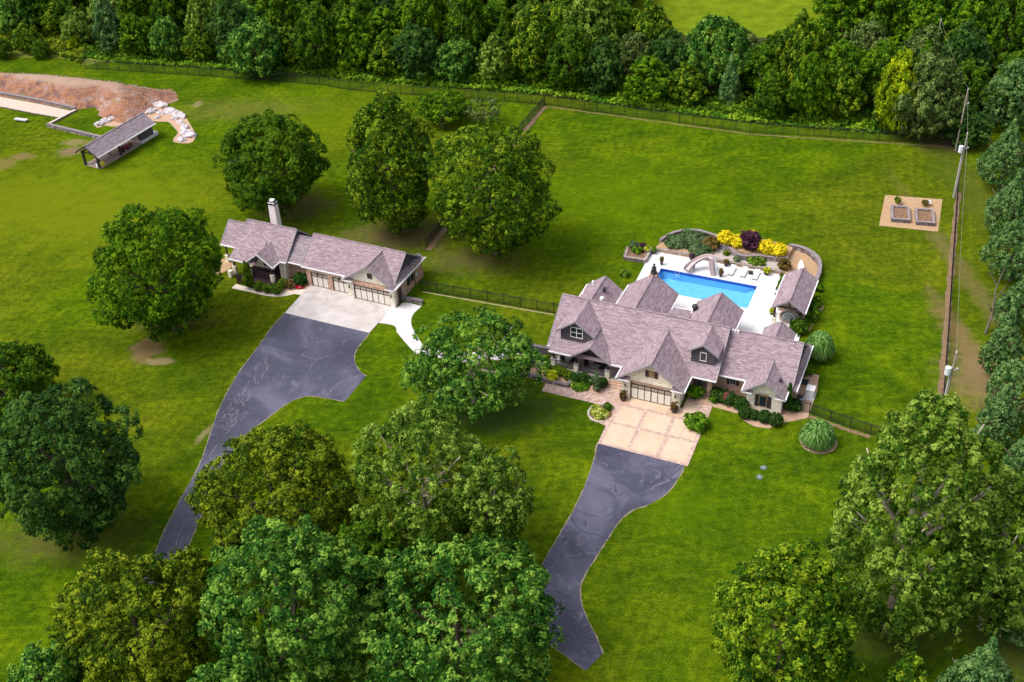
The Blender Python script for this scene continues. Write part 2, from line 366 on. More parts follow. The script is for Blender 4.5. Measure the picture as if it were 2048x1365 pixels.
tag(cracks([[(1368, 934), (1352, 950), (1336, 961), (1318, 968), (1300, 979)], [(1366, 940), (1350, 954), (1330, 966), (1312, 972)], [(1362, 930), (1350, 940)]], CRK, 2, .05), kind='stuff')
tag(cracks([[(1148, 1018), (1165, 1026), (1180, 1030), (1196, 1034)], [(1140, 1034), (1160, 1060), (1190, 1070), (1222, 1078)], [(1172, 1040), (1170, 1056)], [(1105, 1180), (1130, 1190), (1145, 1198)], [(1230, 970), (1232, 985)]], CRKD, 3, .03), kind='stuff')
def edge_strip(P, w, mat, z, seed):
    rr = random.Random(seed); P2 = []
    for a, b in zip(P, P[1:]):
        n = max(1, int((b - a).length / .5)); P2 += [a.lerp(b, i / n) for i in range(n)]
    P2.append(P[-1]); m = MB(); ed = [w * rr.uniform(.3, 1.8) for _ in P2]; ee = [w * rr.uniform(.3, 1.8) for _ in P2]
    for k in range(len(P2) - 1):
        a, b = P2[k].copy(), P2[k + 1].copy(); a.z = b.z = z; d = (b - a)
        if d.length < 1e-4: continue
        d.normalize(); n = Vector((-d.y, d.x, 0)); m.face([a - n * ed[k], b - n * ed[k + 1], b + n * ee[k + 1], a + n * ee[k]])
    tag(m.build('gravel_edge', mat), kind='structure')
EDG = flat('dry_edge', (.24, .20, .13), .95, .05, .4, 3)
for i, e in enumerate((left_edge, right_edge, r2, l2, r3)): edge_strip(e, .11, EDG, .018, 20 + i)
# concrete by the garage building
sheet('concrete_apron', [lw(*p) for p in ((-7.45, -6.62), (5.57, -6.5), (5.62, -.25), (6.1, -.2), (6.1, .2), (-.6, .2), (-.6, .75), (-7.9, .75))], .05, CONC, kind='structure')
pth = [lw(5.6, -.22), lw(6.3, .2), lw(6.35, 1.2), lw(7.2, 1.55), lw(9.2, 1.4)] + smooth([lw(9.2, 1.4), lw(9.0, -.4), lw(9.42, -2.05), lw(10.6, -3.7), lw(12.9, -5.9), lw(14.4, -7.0)], 4)[1:] + [lw(13.6, -8.4), lw(12.2, -7.5)] + smooth([lw(12.2, -7.5), lw(10.4, -6.2), lw(8.96, -5.07), lw(8.2, -4.1), lw(7.2, -3.85), lw(5.64, -4.1)], 4)[1:]
sheet('footpath', pth, .055, CONCW, kind='structure')
sheet('footpath', smooth(A_([(838, 688), (880, 700), (930, 707), (985, 700), (1030, 694)]), 4) + smooth(A_([(1050, 716), (985, 722), (930, 726), (875, 716), (828, 702)]), 4), .052, CONCW, kind='structure')
sheet('landing', A_([(1028, 703), (1056, 708), (1046, 722), (1026, 714)]), .07, CONC, kind='structure')
wk = smooth(A_([(463.5, 577), (500, 585), (530, 592), (555, 594), (575, 592), (590, 589), (604, 592)]), 4)
wk2 = smooth(A_([(613, 580), (595, 580), (575, 583), (555, 587), (535, 583), (505, 577), (472, 569)]), 4)
sheet('footpath', wk + wk2, .045, WALKC, kind='structure')
sheet('planting_bed', A_([(505, 577), (535, 583), (555, 587), (575, 583), (595, 580), (612, 582), (624, 574), (600, 562), (560, 552), (500, 560)]), .035, MULCHP, kind='structure')

# main tan driveway with brick bands, panels are pieces
dr = sheet('paved_driveway', [mw(*p) for p in ((-1.0, -9.2), (9.7, -9.35), (9.55, 1.7), (6.3, 1.7), (6.3, .25), (-1.2, .25), (-1.3, -1.6))], .055, PAVER, kind='structure')
for (a, b, c, d) in [(-.55, 2.3, -4.95, -1.85), (2.72, 5.65, -4.95, -1.85), (6.15, 7.55, -4.95, -1.85), (7.6, 9.15, -4.95, -1.85), (-.6, 2.4, -8.85, -5.35), (2.85, 5.85, -8.9, -5.35), (6.35, 9.2, -8.95, -5.35), (.1, 5.2, -1.35, -.02), (6.45, 8.0, -1.35, 1.3)]:
    o = MB().prism([mw(a, c), mw(b, c), mw(b, d), mw(a, d)], .04, .07).build('panel', TANPAN); o.parent = dr
ent = sheet('entry_walk', [mw(*p) for p in ((-10.6, -2.5), (-3.65, -2.5), (-3.95, -3.4), (-3.7, -4.6), (-2.6, -5.6), (-1.0, -6.0), (-1.0, 1.1), (-3.5, 1.1), (-3.4, -.8), (-10.6, -.9))], .048, PAVER, kind='structure')

# beds round the main house
sheet('planting_bed', [mw(*p) for p in ((-10.9, -.85), (-3.45, -.75), (-3.6, 1.9), (-14.5, 2.0), (-14.5, -.4))], .04, MULCHP, kind='structure')
sheet('planting_bed', [mw(*p) for p in ((6.3, 1.75), (9.6, 1.75), (12.8, 1.5), (13.6, .5), (15.0, -.1), (16.6, .1), (18.4, 2.0), (20.4, 3.5), (20.5, 8.2), (20.1, 12.0), (17.9, 12.0), (17.9, 4.9), (13.0, 3.2), (9, 4.6), (6.3, 3.4))], .04, MULCHP, kind='structure')
sheet('planting_bed', [mw(-2.4 + 1.35 * math.cos(a), -4.0 + 1.5 * math.sin(a)) for a in [i * .45 for i in range(14)]], .062, SOIL, kind='structure')
sheet('planting_bed', [at(1637, 885) + Vector((1.95 * math.cos(i * .5), 1.9 * math.sin(i * .5), 0)) for i in range(13)], .04, MULCH, kind='structure')
rw = [mw(16.4, 19.8), mw(17.3, 21), mw(17.4, 24), mw(17.9, 26.5), mw(17, 28.2), mw(16.4, 28)]
sheet('planting_bed', rw, .04, MULCH, kind='structure')

# ---------------------------------------------------------------- house parts
def slab(q, t=.16):
    """four corners of a sloping roof plane (ccw from above) -> slab"""
    q = [Vector(p) for p in q]; n = (q[1] - q[0]).cross(q[3] - q[0]).normalized()
    return [p - n * t for p in q] + q
def gable_roof(root, a0, a1, b0, b1, ze, zr, axis='u', mat=None, white=(1, 1), rake=(1, 1), ridge=None, name='roof', split=True):
    """ridge runs along axis from a0 to a1; eaves at b0, b1 (height ze); ridge height zr"""
    mat = mat or ROOF; bm_ = ridge if ridge is not None else (b0 + b1) / 2
    P = (lambda a, b, z: (a, b, z)) if axis == 'u' else (lambda a, b, z: (b, a, z))
    mb = MB()
    q1 = [P(a0, b0, ze), P(a1, b0, ze), P(a1, bm_, zr), P(a0, bm_, zr)]
    q2 = [P(a0, bm_, zr), P(a1, bm_, zr), P(a1, b1, ze), P(a0, b1, ze)]
    if axis != 'u': q1, q2 = q1[::-1], q2[::-1]
    mb.hexa(slab(q1)); mb.hexa(slab(q2))
    mb.bar(P(a0, bm_, zr + .02), P(a1, bm_, zr + .02), .22, .06)
    r = mb.build(name, mat, root)
    for b, s, w in ((b0, -1, white[0]), (b1, 1, white[1])):
        if w: MB().bar(P(a0 - .04, b + s * .06, ze - .05), P(a1 + .04, b + s * .06, ze - .05), .13, .17).build('gutter', WHITE, r)
    for a, s, w in ((a0, -1, rake[0]), (a1, 1, rake[1])):
        if w:
            for b in (b0, b1): MB().bar(P(a + s * .035, b, ze - .07), P(a + s * .035, bm_, zr - .07), .07, .22).build('rake_board', TRIM, r)
    return r
def box_wall(root, u0, u1, v0, v1, z0, z1, mat, name='wall'):
    return MB().box(u0, u1, v0, v1, z0, z1).build(name, mat, root)
def gable_wall(root, a, b0, b1, ze, zr, axis, mat, th=.2, name='gable_wall', base=None, sgn=1):
    """triangular infill standing at position a"""
    bm_ = (b0 + b1) / 2; z0 = base if base is not None else ze
    pts = [(b0, z0), (b1, z0)] + ([(b1, ze), (bm_, zr), (b0, ze)] if z0 != ze else [(bm_, zr)])
    n = len(pts); mb = MB()
    P = (lambda s, p: (a + s, p[0], p[1])) if axis == 'u' else (lambda s, p: (p[0], a + s, p[1]))
    mb.v = [P(0, p) for p in pts] + [P(th * sgn, p) for p in pts]
    mb.f = [tuple(range(n)), tuple(range(2 * n - 1, n - 1, -1))] + [(i, i + n, (i + 1) % n + n, (i + 1) % n) for i in range(n)]
    me_o = mb.build(name, mat, root)
    import bmesh
    bm = bmesh.new(); bm.from_mesh(me_o.data); bmesh.ops.recalc_face_normals(bm, faces=bm.faces); bm.to_mesh(me_o.data); bm.free()
    return me_o
def window(root, u0, u1, z0, z1, v, face=-1, mull=2, frame=None, axis='v', fw=.07, cross=False):
    """window standing in a plane v (axis v) facing -v or +v; axis 'u' for side walls"""
    P = (lambda u, d, z: (u, v + face * d, z)) if axis == 'v' else (lambda u, d, z: (v + face * d, u, z))
    def bx(mb, a0, a1, d0, d1, c0, c1):
        p, q = P(a0, d0, c0), P(a1, d1, c1); mb.box(min(p[0], q[0]), max(p[0], q[0]), min(p[1], q[1]), max(p[1], q[1]), c0, c1)
    f = MB()
    for a, b in ((u0, u0 + fw), (u1 - fw, u1)): bx(f, a, b, -.02, .09, z0, z1)
    for a, b in ((z0, z0 + fw), (z1 - fw, z1)): bx(f, u0 + fw, u1 - fw, -.02, .09, a, b)
    for i in range(1, mull): uu = u0 + (u1 - u0) * i / mull; bx(f, uu - fw * .5, uu + fw * .5, -.02, .085, z0 + fw, z1 - fw)
    if cross: bx(f, u0 + fw, u1 - fw, -.02, .075, (z0 + z1) / 2 - .03, (z0 + z1) / 2 + .03)
    w = f.build('window', frame or WHITE, root)
    p = MB(); bx(p, u0 + fw * .6, u1 - fw * .6, -.01, .035, z0 + fw * .6, z1 - fw * .6); p.build('pane', GLASS, w)
    return w
def shutter(root, u0, u1, z0, z1, v, face=-1, mat=DARKWD):
    mb = MB().box(u0, u1, min(v, v + face * .07), max(v, v + face * .07), z0, z1)
    k = int((z1 - z0) / .14)
    for i in range(k):
        z = z0 + .08 + i * .14
        if z + .06 < z1: mb.box(u0 + .05, u1 - .05, min(v + face * .07, v + face * .09), max(v + face * .07, v + face * .09), z, z + .07)
    return mb.build('shutter', mat, root)
def garage_door(root, u0, u1, v, n, z1=2.25):
    f = MB(); f.box(u0 - .09, u1 + .09, v - .02, v + .12, 2.25 - .02, 2.34); f.box(u0 - .09, u0, v - .02, v + .12, 0, 2.25); f.box(u1, u1 + .09, v - .02, v + .12, 0, 2.25)
    f.box(u0, u1, v + .06, v + .12, .06, 2.23)
    wd = (u1 - u0) / n; pan = []
    for i in range(n + 1):
        w = .13 if (n == 6 and i == 3) else .075; uu = u0 + i * wd
        f.box(max(u0, uu - w / 2), min(u1, uu + w / 2), v, v + .06, .06, 2.23)
    for z in (.06, 1.62, 2.14): f.box(u0 + .04, u1 - .04, v + .005, v + .059, z, z + .09)
    d = f.build('garage_door', DARKWD, root)
    pm = MB().box(-.5, .5, 0, .04, 0, 1).mesh('panel', PANELC)
    for i in range(n):
        a = u0 + i * wd + .05; b = u0 + (i + 1) * wd - .05
        o = link('panel', pm, d, ((a + b) / 2, v + .018, .15)); o.scale = (b - a, 1, 1.47)
        for j in range(2):
            c0 = a + (b - a) * j / 2 + .02; c1 = a + (b - a) * (j + 1) / 2 - .03
            o = link('pane', bpy.data.meshes.get('lite') or MB().box(-.5, .5, 0, .04, 0, 1).mesh('lite', LITE), d, ((c0 + c1) / 2, v + .02, 1.73)); o.scale = (c1 - c0, 1, .4)
    return d
LITE = flat('pale_door_pane', (.42, .36, .30), .3, .6, .1)
def vent_pipe(root, u, v, z, mat, h=.45, r=.11):
    return MB().lathe([(r * 1.4, 0), (r, .04), (r, h * .7), (r * 1.5, h * .72), (r * 1.2, h)], (u, v, z), 10).build('vent', mat, root)
def lamp(root, u, v, z):
    m = MB(); m.bar((u, v, z + .3), (u, v - .2, z + .35), .04); m.lathe([(.05, -.12), (.11, -.05), (.09, .2), (.13, .22), (.02, .34)], (u, v - .2, z), 6)
    return m.build('wall_lamp', BLACK, root)
def railing(root, a, b, z0, h=.9, name='railing', mat=DARKWD, step=.14):
    a = Vector(a); b = Vector(b); m = MB()
    m.bar(a + Vector((0, 0, z0 + h)), b + Vector((0, 0, z0 + h)), .10, .07); m.bar(a + Vector((0, 0, z0 + .12)), b + Vector((0, 0, z0 + .12)), .06, .06)
    r = m.build(name, mat, root); n = int((b - a).length / step); m = MB()
    for i in range(1, n): p = a.lerp(b, i / n); m.box(p.x - .02, p.x + .02, p.y - .02, p.y + .02, z0 + .12, z0 + h)
    tag(m.build('balusters', mat, r), kind='stuff'); return r

# ---------------------------------------------------------------- the main house
H = empty('house', OM, HM, 'large main house with mauve roofs and two dormers in front of the swimming pool', 'house')
RV, RZ = 8.25, 7.14
gable_roof(H, -11.8, 9.5, 2.8, 13.7, 3.0, RZ)
# wing
gable_roof(H, 9.2, 18.15, 4.2, 13.6, 3.0, 6.57, rake=(0, 1))
MB().hexa(slab([(18.0, 4.2, 3.0), (18.68, 4.2, 2.98), (18.68, 13.6, 2.98), (18.0, 13.6, 3.3)])).build('skirt_roof', ROOF, H)
MB().bar((18.74, 4.1, 2.95), (18.74, 13.7, 2.95), .13, .18).build('gutter', WHITE, H)
gable_wall(H, 17.75, 4.5, 13.3, 3.0, 6.35, 'u', SIDING)
gable_wall(H, 9.2, 3.1, 13.4, 3.0, 6.9, 'u', SIDING)
# porch roof and front gable of the porch
MB().hexa(slab([(-11.2, 1.75, 3.0), (-.1, 1.75, 3.0), (-.1, 4.3, 4.08), (-11.2, 4.3, 4.08)])).build('porch_roof', ROOF, H)
bars('gutter', WHITE, H, [((-11.25, 1.69, 2.95), (-8.35, 1.69, 2.95), .13, .18), ((-3.2, 1.69, 2.95), (-1.8, 1.69, 2.95), .13, .18)])
MB().bar((-11.24, 1.75, 2.93), (-11.24, 4.3, 4.08), .07, .2).build('rake_board', TRIM, H)
# porch gable: slopes only, open underneath
gr = MB(); gr.hexa(slab([(-8.4, 7.3, 3.0), (-8.4, 1.5, 3.0), (-5.75, 1.5, 5.02), (-5.75, 7.3, 5.02)])); gr.hexa(slab([(-5.75, 7.3, 5.02), (-5.75, 1.5, 5.02), (-3.1, 1.5, 3.0), (-3.1, 7.3, 3.0)]))
pg = gr.build('porch_gable_roof', ROOF, H)
bars('rake_board', TRIM, pg, [((-8.45, 1.46, 2.93), (-5.75, 1.46, 4.95), .08, .22), ((-3.05, 1.46, 2.93), (-5.75, 1.46, 4.95), .08, .22)])
t = MB(); t.bar((-7.7, 2.3, 3.25), (-3.9, 2.3, 3.25), .2, .22); t.bar((-5.75, 2.3, 3.3), (-5.75, 2.3, 4.7), .16); t.bar((-6.8, 2.3, 3.3), (-5.75, 2.3, 4.1), .12); t.bar((-4.7, 2.3, 3.3), (-5.75, 2.3, 4.1), .12)
t.build('truss', DARKWD, H)
# garage wing
gable_roof(H, -.5, 7.2, -1.75, 6.55, 3.0, 6.03, axis='v', rake=(0, 0))
bars('rake_board', TRIM, H, [((2.4 + s * 4.15, -.56, 2.95), (2.4, -.56, 5.98), .09, .2) for s in (-1, 1)])
# bedroom bump gable
gable_roof(H, 2.17, 8.0, 12.76, 17.8, 3.0, 4.86, axis='v', rake=(1, 0))
# back gables
gable_roof(H, 9.0, 17.2, -11.75, -6.8, 3.0, 4.85, axis='v', rake=(0, 1))
gable_roof(H, 8.5, 18.9, -6.6, .3, 3.0, 5.45, axis='v', rake=(0, 1))
gable_roof(H, 8.5, 18.0, 2.95, 9.1, 3.0, 5.2, axis='v', rake=(0, 1))
gable_roof(H, 9.0, 15.3, 12.3, 16.3, 3.0, 4.45, axis='v', rake=(0, 1))
MB().hexa(slab([(.25, 12.5, 3.65), (.25, 16.1, 2.85)][::-1] + [(3.0, 12.5, 3.65), (3.0, 16.1, 2.85)])).build('porch_roof', ROOF, H) if False else MB().hexa(slab([(.2, 12.4, 3.7), (3.1, 12.4, 3.7), (3.1, 16.1, 2.85), (.2, 16.1, 2.85)])).build('porch_roof', ROOF, H)
MB().bar((.2, 16.16, 2.8), (3.1, 16.16, 2.8), .12, .16).build('gutter', WHITE, H)
# walls
W = lambda *a, **k: box_wall(H, *a, **k)
W(-11.3, 8.9, 4.5, 13.2, 0, 3.15, BRICK); W(6.0, 8.9, 3.35, 4.6, 0, 3.1, BRICK); W(8.9, 18.1, 4.85, 13.1, 0, 3.1, BRICK)
W(-1.15, 5.95, .3, 4.6, 0, 3.05, CREAM); W(13.2, 17.35, 2.9, 5.0, 0, 3.05, CREAM)
W(-11.3, -7.25, 13.0, 16.7, 0, 3.1, BRICK); W(-6.1, -.2, 13.0, 18.4, 0, 3.1, BRICK); W(3.45, 8.6, 13.0, 17.5, 0, 3.1, BRICK); W(12.75, 15.85, 13.0, 14.8, 0, 3.1, BRICK)
W(-11.25, -1.15, 4.35, 4.5, .5, 3.9, TANW)
gable_wall(H, .28, -1.1, 5.9, 2.98, 5.75, 'v', CREAM, sgn=-1)
gable_wall(H, 2.88, 13.15, 17.4, 2.98, 4.7, 'v', CREAM, sgn=-1)
for a, b0, b1, zr in ((16.7, -11.3, -7.25, 4.65), (18.4, -6.1, -.2, 5.2), (17.5, 3.45, 8.6, 5.0), (14.8, 12.75, 15.85, 4.3)): gable_wall(H, a, b0, b1, 3.0, zr, 'v', SIDING, th=.06)
gable_wall(H, -11.3, 3.2, 13.3, 3.0, 6.85, 'u', SIDING)
# garage front: pillars, stone lintel, door, lamps, gable window
W(-1.2, -.12, -.12, .3, 0, 2.98, CREAM, name='pillar'); W(5.0, 6.0, -.12, .3, 0, 2.98, CREAM, name='pillar')
W(-.12, 5.0, -.02, .3, 2.36, 2.72, TANST, name='lintel'); W(-.12, 5.0, .02, .3, 2.73, 2.98, CREAM, name='lintel')
for u0, u1 in ((-1.5, -.15), (5.0, 6.4)):
    MB().hexa(slab([(u0, -.5, 2.9), (u1, -.5, 2.9), (u1, .1, 3.15), (u0, .1, 3.15)], .08)).build('eave_return', ROOF, H)
    MB().bar((u0 - .05, -.55, 2.87), (u1 + .02, -.55, 2.87), .1, .12).build('gutter', WHITE, H)
garage_door(H, 0, 4.92, .0, 6)
lamp(H, -.65, -.14, 1.9); lamp(H, 5.5, -.14, 1.9)
W(2.1, 2.75, .0, .07, 3.75, 4.7, LTAN, name='board_panel'); shutter(H, 1.66, 2.08, 3.72, 4.65, .07); shutter(H, 2.77, 3.19, 3.72, 4.65, .07)
MB().lathe([(.1, 0), (.1, .05)], (2.42, .07, 5.1), 8).build('gable_lamp', BLACK, H)
# windows with shutters
window(H, 7.1, 7.85, 1.35, 2.5, 3.35, mull=1, frame=DARKWD); shutter(H, 6.62, 7.08, 1.3, 2.55, 3.35); shutter(H, 7.87, 8.33, 1.3, 2.55, 3.35)
window(H, 10.75, 11.45, 1.5, 2.6, 4.85, mull=2, frame=TRIM); shutter(H, 10.35, 10.73, 1.45, 2.65, 4.85); shutter(H, 11.47, 11.85, 1.45, 2.65, 4.85)
window(H, 14.72, 15.62, .75, 2.4, 2.9, mull=1, frame=LTAN); shutter(H, 14.22, 14.68, .72, 2.4, 2.9); shutter(H, 15.66, 16.12, .72, 2.4, 2.9)
W(14.6, 15.75, 2.84, 2.9, 2.45, 2.62, TANST, name='lintel')
for a in ((12.85, 13.9), (16.6, 17.75)): MB().hexa(slab([(a[0], 2.2, 2.88), (a[1], 2.2, 2.88), (a[1], 2.9, 3.14), (a[0], 2.9, 3.14)], .07)).build('eave_return', ROOF, H)
bars('gutter', WHITE, H, [((12.75, 2.14, 2.86), (13.9, 2.14, 2.86), .1, .13), ((16.6, 2.14, 2.86), (17.85, 2.14, 2.86), .1, .13)])
for u0, u1 in ((-10.3, -9.2), (-8.4, -7.3)): window(H, u0, u1, .9, 2.7, 4.35, mull=2, frame=DARKWD)
dd = MB().box(-6.3, -4.6, 4.26, 4.35, .5, 2.75).build('door', DARKWD, H)
MB().box(-6.15, -5.52, 4.22, 4.26, .7, 2.6).box(-5.38, -4.75, 4.22, 4.26, .7, 2.6).build('pane', GLASS, dd)
dd = MB().box(-3.0, -1.7, 4.26, 4.35, .5, 2.9).build('door', BLACK, H); MB().box(-2.7, -2.0, 4.22, 4.26, 1.0, 2.7).build('pane', GLASS, dd)
# dormers: walls, roofs, windows
d1 = gable_wall(H, 3.62, -10.35, -6.25, 5.55, 6.95, 'v', SIDING, th=.3, name='dormer', base=3.4)
r = MB(); r.hexa(slab([(-10.85, 8.3, 5.22), (-10.85, 3.2, 5.22), (-8.3, 3.2, 7.12), (-8.3, 8.3, 7.12)])); r.hexa(slab([(-8.3, 8.3, 7.12), (-8.3, 3.2, 7.12), (-5.75, 3.2, 5.22), (-5.75, 8.3, 5.22)])); r.box(-10.2, -6.4, 3.95, 7.5, 3.5, 5.4); r.build('dormer_roof', ROOF, d1)
bars('rake_board', TRIM, d1, [((-8.3 + s * 2.6, 3.16, 5.12), (-8.3, 3.16, 7.05), .08, .2) for s in (-1, 1)])
window(d1, -9.05, -7.45, 4.45, 5.95, 3.62, mull=2, cross=True)
d2 = gable_wall(H, 4.25, 5.95, 8.9, 5.95, 7.0, 'v', SIDING, th=.3, name='dormer', base=4.0)
MB().box(6.0, 8.85, 4.5, 7.6, 3.9, 5.8).build('dormer_side', SIDING, d2)
r = MB(); r.hexa(slab([(5.5, 8.3, 5.78), (5.5, 3.85, 5.78), (7.42, 3.85, 7.12), (7.42, 8.3, 7.12)])); r.hexa(slab([(7.42, 8.3, 7.12), (7.42, 3.85, 7.12), (9.35, 3.85, 5.78), (9.35, 8.3, 5.78)])); r.build('dormer_roof', ROOF, d2)
bars('rake_board', TRIM, d2, [((7.42 + s * 1.97, 3.81, 5.7), (7.42, 3.81, 7.05), .08, .2) for s in (-1, 1)])
window(d2, 7.05, 7.85, 4.5, 5.75, 4.25, mull=1)
# porch
W(-11.2, -1.15, 2.05, 4.4, 0, .5, GREYFL, name='porch_floor'); W(-11.22, -3.55, 1.98, 2.05, 0, .42, TANST, name='porch_base')
for i, u in enumerate((-10.8, -7.8, -3.75)):
    p = MB().box(u - .27, u + .27, 1.95, 2.5, 0, 1.6).build('pier', CREAM, H); MB().box(u - .33, u + .33, 1.89, 2.56, 1.6, 1.68).build('cap', TRIM, p)
    MB().box(u - .11, u + .11, 2.12, 2.34, 1.68, 3.0).build('post', DARKWD, H)
MB().bar((-10.5, 2.23, 2.2), (-9.9, 2.23, 3.0), .12).bar((-10.8, 2.23, 2.95), (-7.8, 2.23, 2.95), .16, .2).build('brace', DARKWD, H)
railing(H, (-10.5, 2.2, 0), (-8.1, 2.2, 0), .5); railing(H, (-7.5, 2.2, 0), (-4.05, 2.2, 0), .5)
for i in range(3): MB().box(-3.4, -1.25, 1.0 + i * .38, 1.4 + i * .38 if i < 2 else 2.04, 0, .16 * (i + 1) - .02).build('step', BRICKTAN, H)
# chimney behind the roof, vents
ch = MB().box(-3.75, -2.75, 18.6, 19.4, 0, 5.5).build('chimney', BRICKTAN, H)
MB().lathe([(.42, 0), (.48, .15), (.34, .4), (.3, .75), (.36, .8), (.2, 1.0), (.1, 1.25), (.2, 1.35), (.05, 1.5)], (-3.25, 19.0, 5.5), 10).build('cap', BLACK, ch)
MB().lathe([(.25, 0), (.25, .5), (.4, .55), (.38, .8), (.1, 1.0)], (3.25, 15.8, 3.2), 10).build('vent_cap', BLACK, H)
vent_pipe(H, -7.9, 11.9, 5.0 - .6, WHITE, .8, .2); vent_pipe(H, -10.6, 16.1, 4.0, WHITE, .5); vent_pipe(H, -11.4, 14.6, 3.2, WHITE, .4)
MB().box(-8.65, -8.3, 14.3, 14.9, 4.35, 4.75).build('vent', BLACK, H)
MB().box(16.55, 16.85, 4.2, 4.7, 3.75, 4.02).build('vent', BLACK, H)
for k in range(3): vent_pipe(H, 9.75 + k * .35, 8.6, 6.35, WHITE, .35, .1)
vent_pipe(H, 2.2, 12.4, 3.9, WHITE, .3)

# ---------------------------------------------------------------- the guest house with garages
G = empty('guest_house', OL, HL, 'long garage and guest building with a tall pale chimney beside the left driveway', 'house')
gable_roof(G, -8.75, 5.75, .4, 8.5, 3.0, 6.0, rake=(1, 1), white=(0, 1))
MB().bar((-8.8, .34, 2.95), (-1.9, .34, 2.95), .13, .18).build('gutter', WHITE, G)
MB().hexa(slab([(5.2, -.15, 3.02), (6.25, -.15, 2.98), (6.25, 8.5, 2.98), (5.2, 8.5, 3.5)])).build('skirt_roof', ROOFG, G)
MB().bar((6.32, -.25, 2.95), (6.32, 8.6, 2.95), .13, .18).build('gutter', WHITE, G)
gable_wall(G, 5.15, .7, 8.2, 3.0, 5.85, 'u', SIDING)
gable_roof(G, -.35, 5.0, -1.75, 6.2, 3.0, 5.75, axis='v', rake=(1, 0), white=(1, 1))
gable_roof(G, -19.5, -11.25, .33, 7.8, 3.0, 6.3, rake=(1, 1), white=(0, 1))
MB().hexa(slab([(-19.55, -1.5, 2.95), (-15.2, -1.5, 2.95), (-15.2, 2.25, 4.72), (-19.55, 2.25, 4.72)])).build('porch_roof', ROOF, G)
bars('gutter', WHITE, G, [((-19.6, -1.57, 2.9), (-16.7, -1.57, 2.9), .13, .18), ((-12.2, .27, 2.95), (-11.2, .27, 2.95), .13, .18)])
r = MB(); r.hexa(slab([(-16.75, 2.6, 3.0), (-16.75, -1.45, 3.0), (-14.6, -1.45, 4.72), (-14.6, 2.6, 4.72)])); r.hexa(slab([(-14.6, 2.6, 4.72), (-14.6, -1.45, 4.72), (-12.25, -1.45, 3.0), (-12.25, 2.6, 3.0)])); pr = r.build('porch_gable_roof', ROOF, G)
bars('gutter', WHITE, pr, [((-16.8, -1.5, 2.92), (-14.6, -1.5, 4.66), .1, .2), ((-12.2, -1.5, 2.92), (-14.6, -1.5, 4.66), .1, .2), ((-12.2, -1.45, 2.95), (-12.2, .3, 2.95), .12, .16)])
gable_roof(G, -22.85, -19.5, 1.27, 6.9, 3.0, 5.5, rake=(1, 0))
gable_roof(G, -11.3, -8.6, .67, 7.45, 3.0, 5.4, rake=(0, 0), mat=ROOFG)
W2 = lambda *a, **k: box_wall(G, *a, **k)
W2(-8.1, 5.95, .75, 8.2, 0, 3.1, BRICKTAN); W2(-1.2, 5.95, .1, .8, 0, 3.05, BRICKTAN); W2(-11.6, -8.1, 1.3, 7.1, 0, 3.1, BRICK); W2(-19.0, -11.6, 1.6, 7.4, 0, 3.1, CREAM); W2(-12.6, -11.6, .5, 1.6, 0, 3.05, CREAM)
gable_wall(G, .1, -1.2, 5.7, 2.98, 5.5, 'v', CREAM, sgn=1, th=.1); gable_wall(G, -11.6, .8, 7.4, 3.0, 6.1, 'u', SIDING, th=.1); gable_wall(G, -19.2, .8, 7.4, 3.0, 6.1, 'u', CREAM, th=.1)
gable_wall(G, -8.4, .9, 8.0, 3.0, 5.8, 'u', SIDING, th=.1); gable_wall(G, -22.6, 1.5, 6.6, 3.0, 5.3, 'u', CREAM, th=.1)
gable_wall(G, .9, -16.3, -12.7, 2.98, 4.5, 'v', TANW, th=.1)
W2(-8.1, -7.45, .42, .75, 0, 2.95, BRICKTAN, name='pillar'); W2(-4.75, -3.98, .42, .75, 0, 2.95, BRICKTAN, name='pillar'); W2(-1.42, -1.2, .42, .75, 0, 2.95, BRICKTAN, name='pillar'); W2(-7.45, -4.75, .45, .75, 2.36, 2.95, BRICKTAN, name='lintel'); W2(-3.98, -1.42, .45, .75, 2.36, 2.95, BRICKTAN, name='lintel')
W2(-1.22, -.25, -.22, .3, 0, 2.98, CREAM, name='pillar'); W2(5.35, 6.05, -.22, .3, 0, 2.98, CREAM, name='pillar'); W2(-.25, 5.35, -.1, .3, 2.36, 2.78, BRICKTAN, name='lintel')
garage_door(G, -7.36, -4.84, .55, 3); garage_door(G, -3.9, -1.52, .55, 3); garage_door(G, -.15, 5.25, -.05, 6)
lamp(G, -.75, -.24, 1.9); lamp(G, 5.7, -.24, 1.9); lamp(G, -6.1, .42, 2.3); lamp(G, -2.7, .42, 2.3)
W2(2.05, 2.75, .0, .1, 3.75, 4.55, DARKWD, name='gable_vent')
for u0, u1 in ((-1.7, -.3), (4.9, 6.2)): MB().hexa(slab([(u0, -.38, 2.88), (u1, -.38, 2.88), (u1, .15, 3.12), (u0, .15, 3.12)], .07)).build('eave_return', ROOFG, G); MB().bar((u0 - .05, -.43, 2.85), (u1, -.43, 2.85), .1, .12).build('gutter', WHITE, G)
window(G, 3.6, 4.4, 1.2, 2.4, 5.95, face=1, mull=1, frame=DARKWD, axis='u'); window(G, 4.7, 5.4, 1.2, 2.4, 5.95, face=1, mull=1, frame=DARKWD, axis='u')
d = MB().box(5.95, 6.03, 1.0, 1.9, 0, 2.15).build('door', DARKWD, G)
MB().box(5.95, 6.12, 6.1, 6.45, 1.3, 1.75).build('meter_box', METALW, G); MB().tube([(6.02, 5.7, 0), (6.02, 5.7, 2.9)], .05, 6).build('downpipe', DARKWD, G)
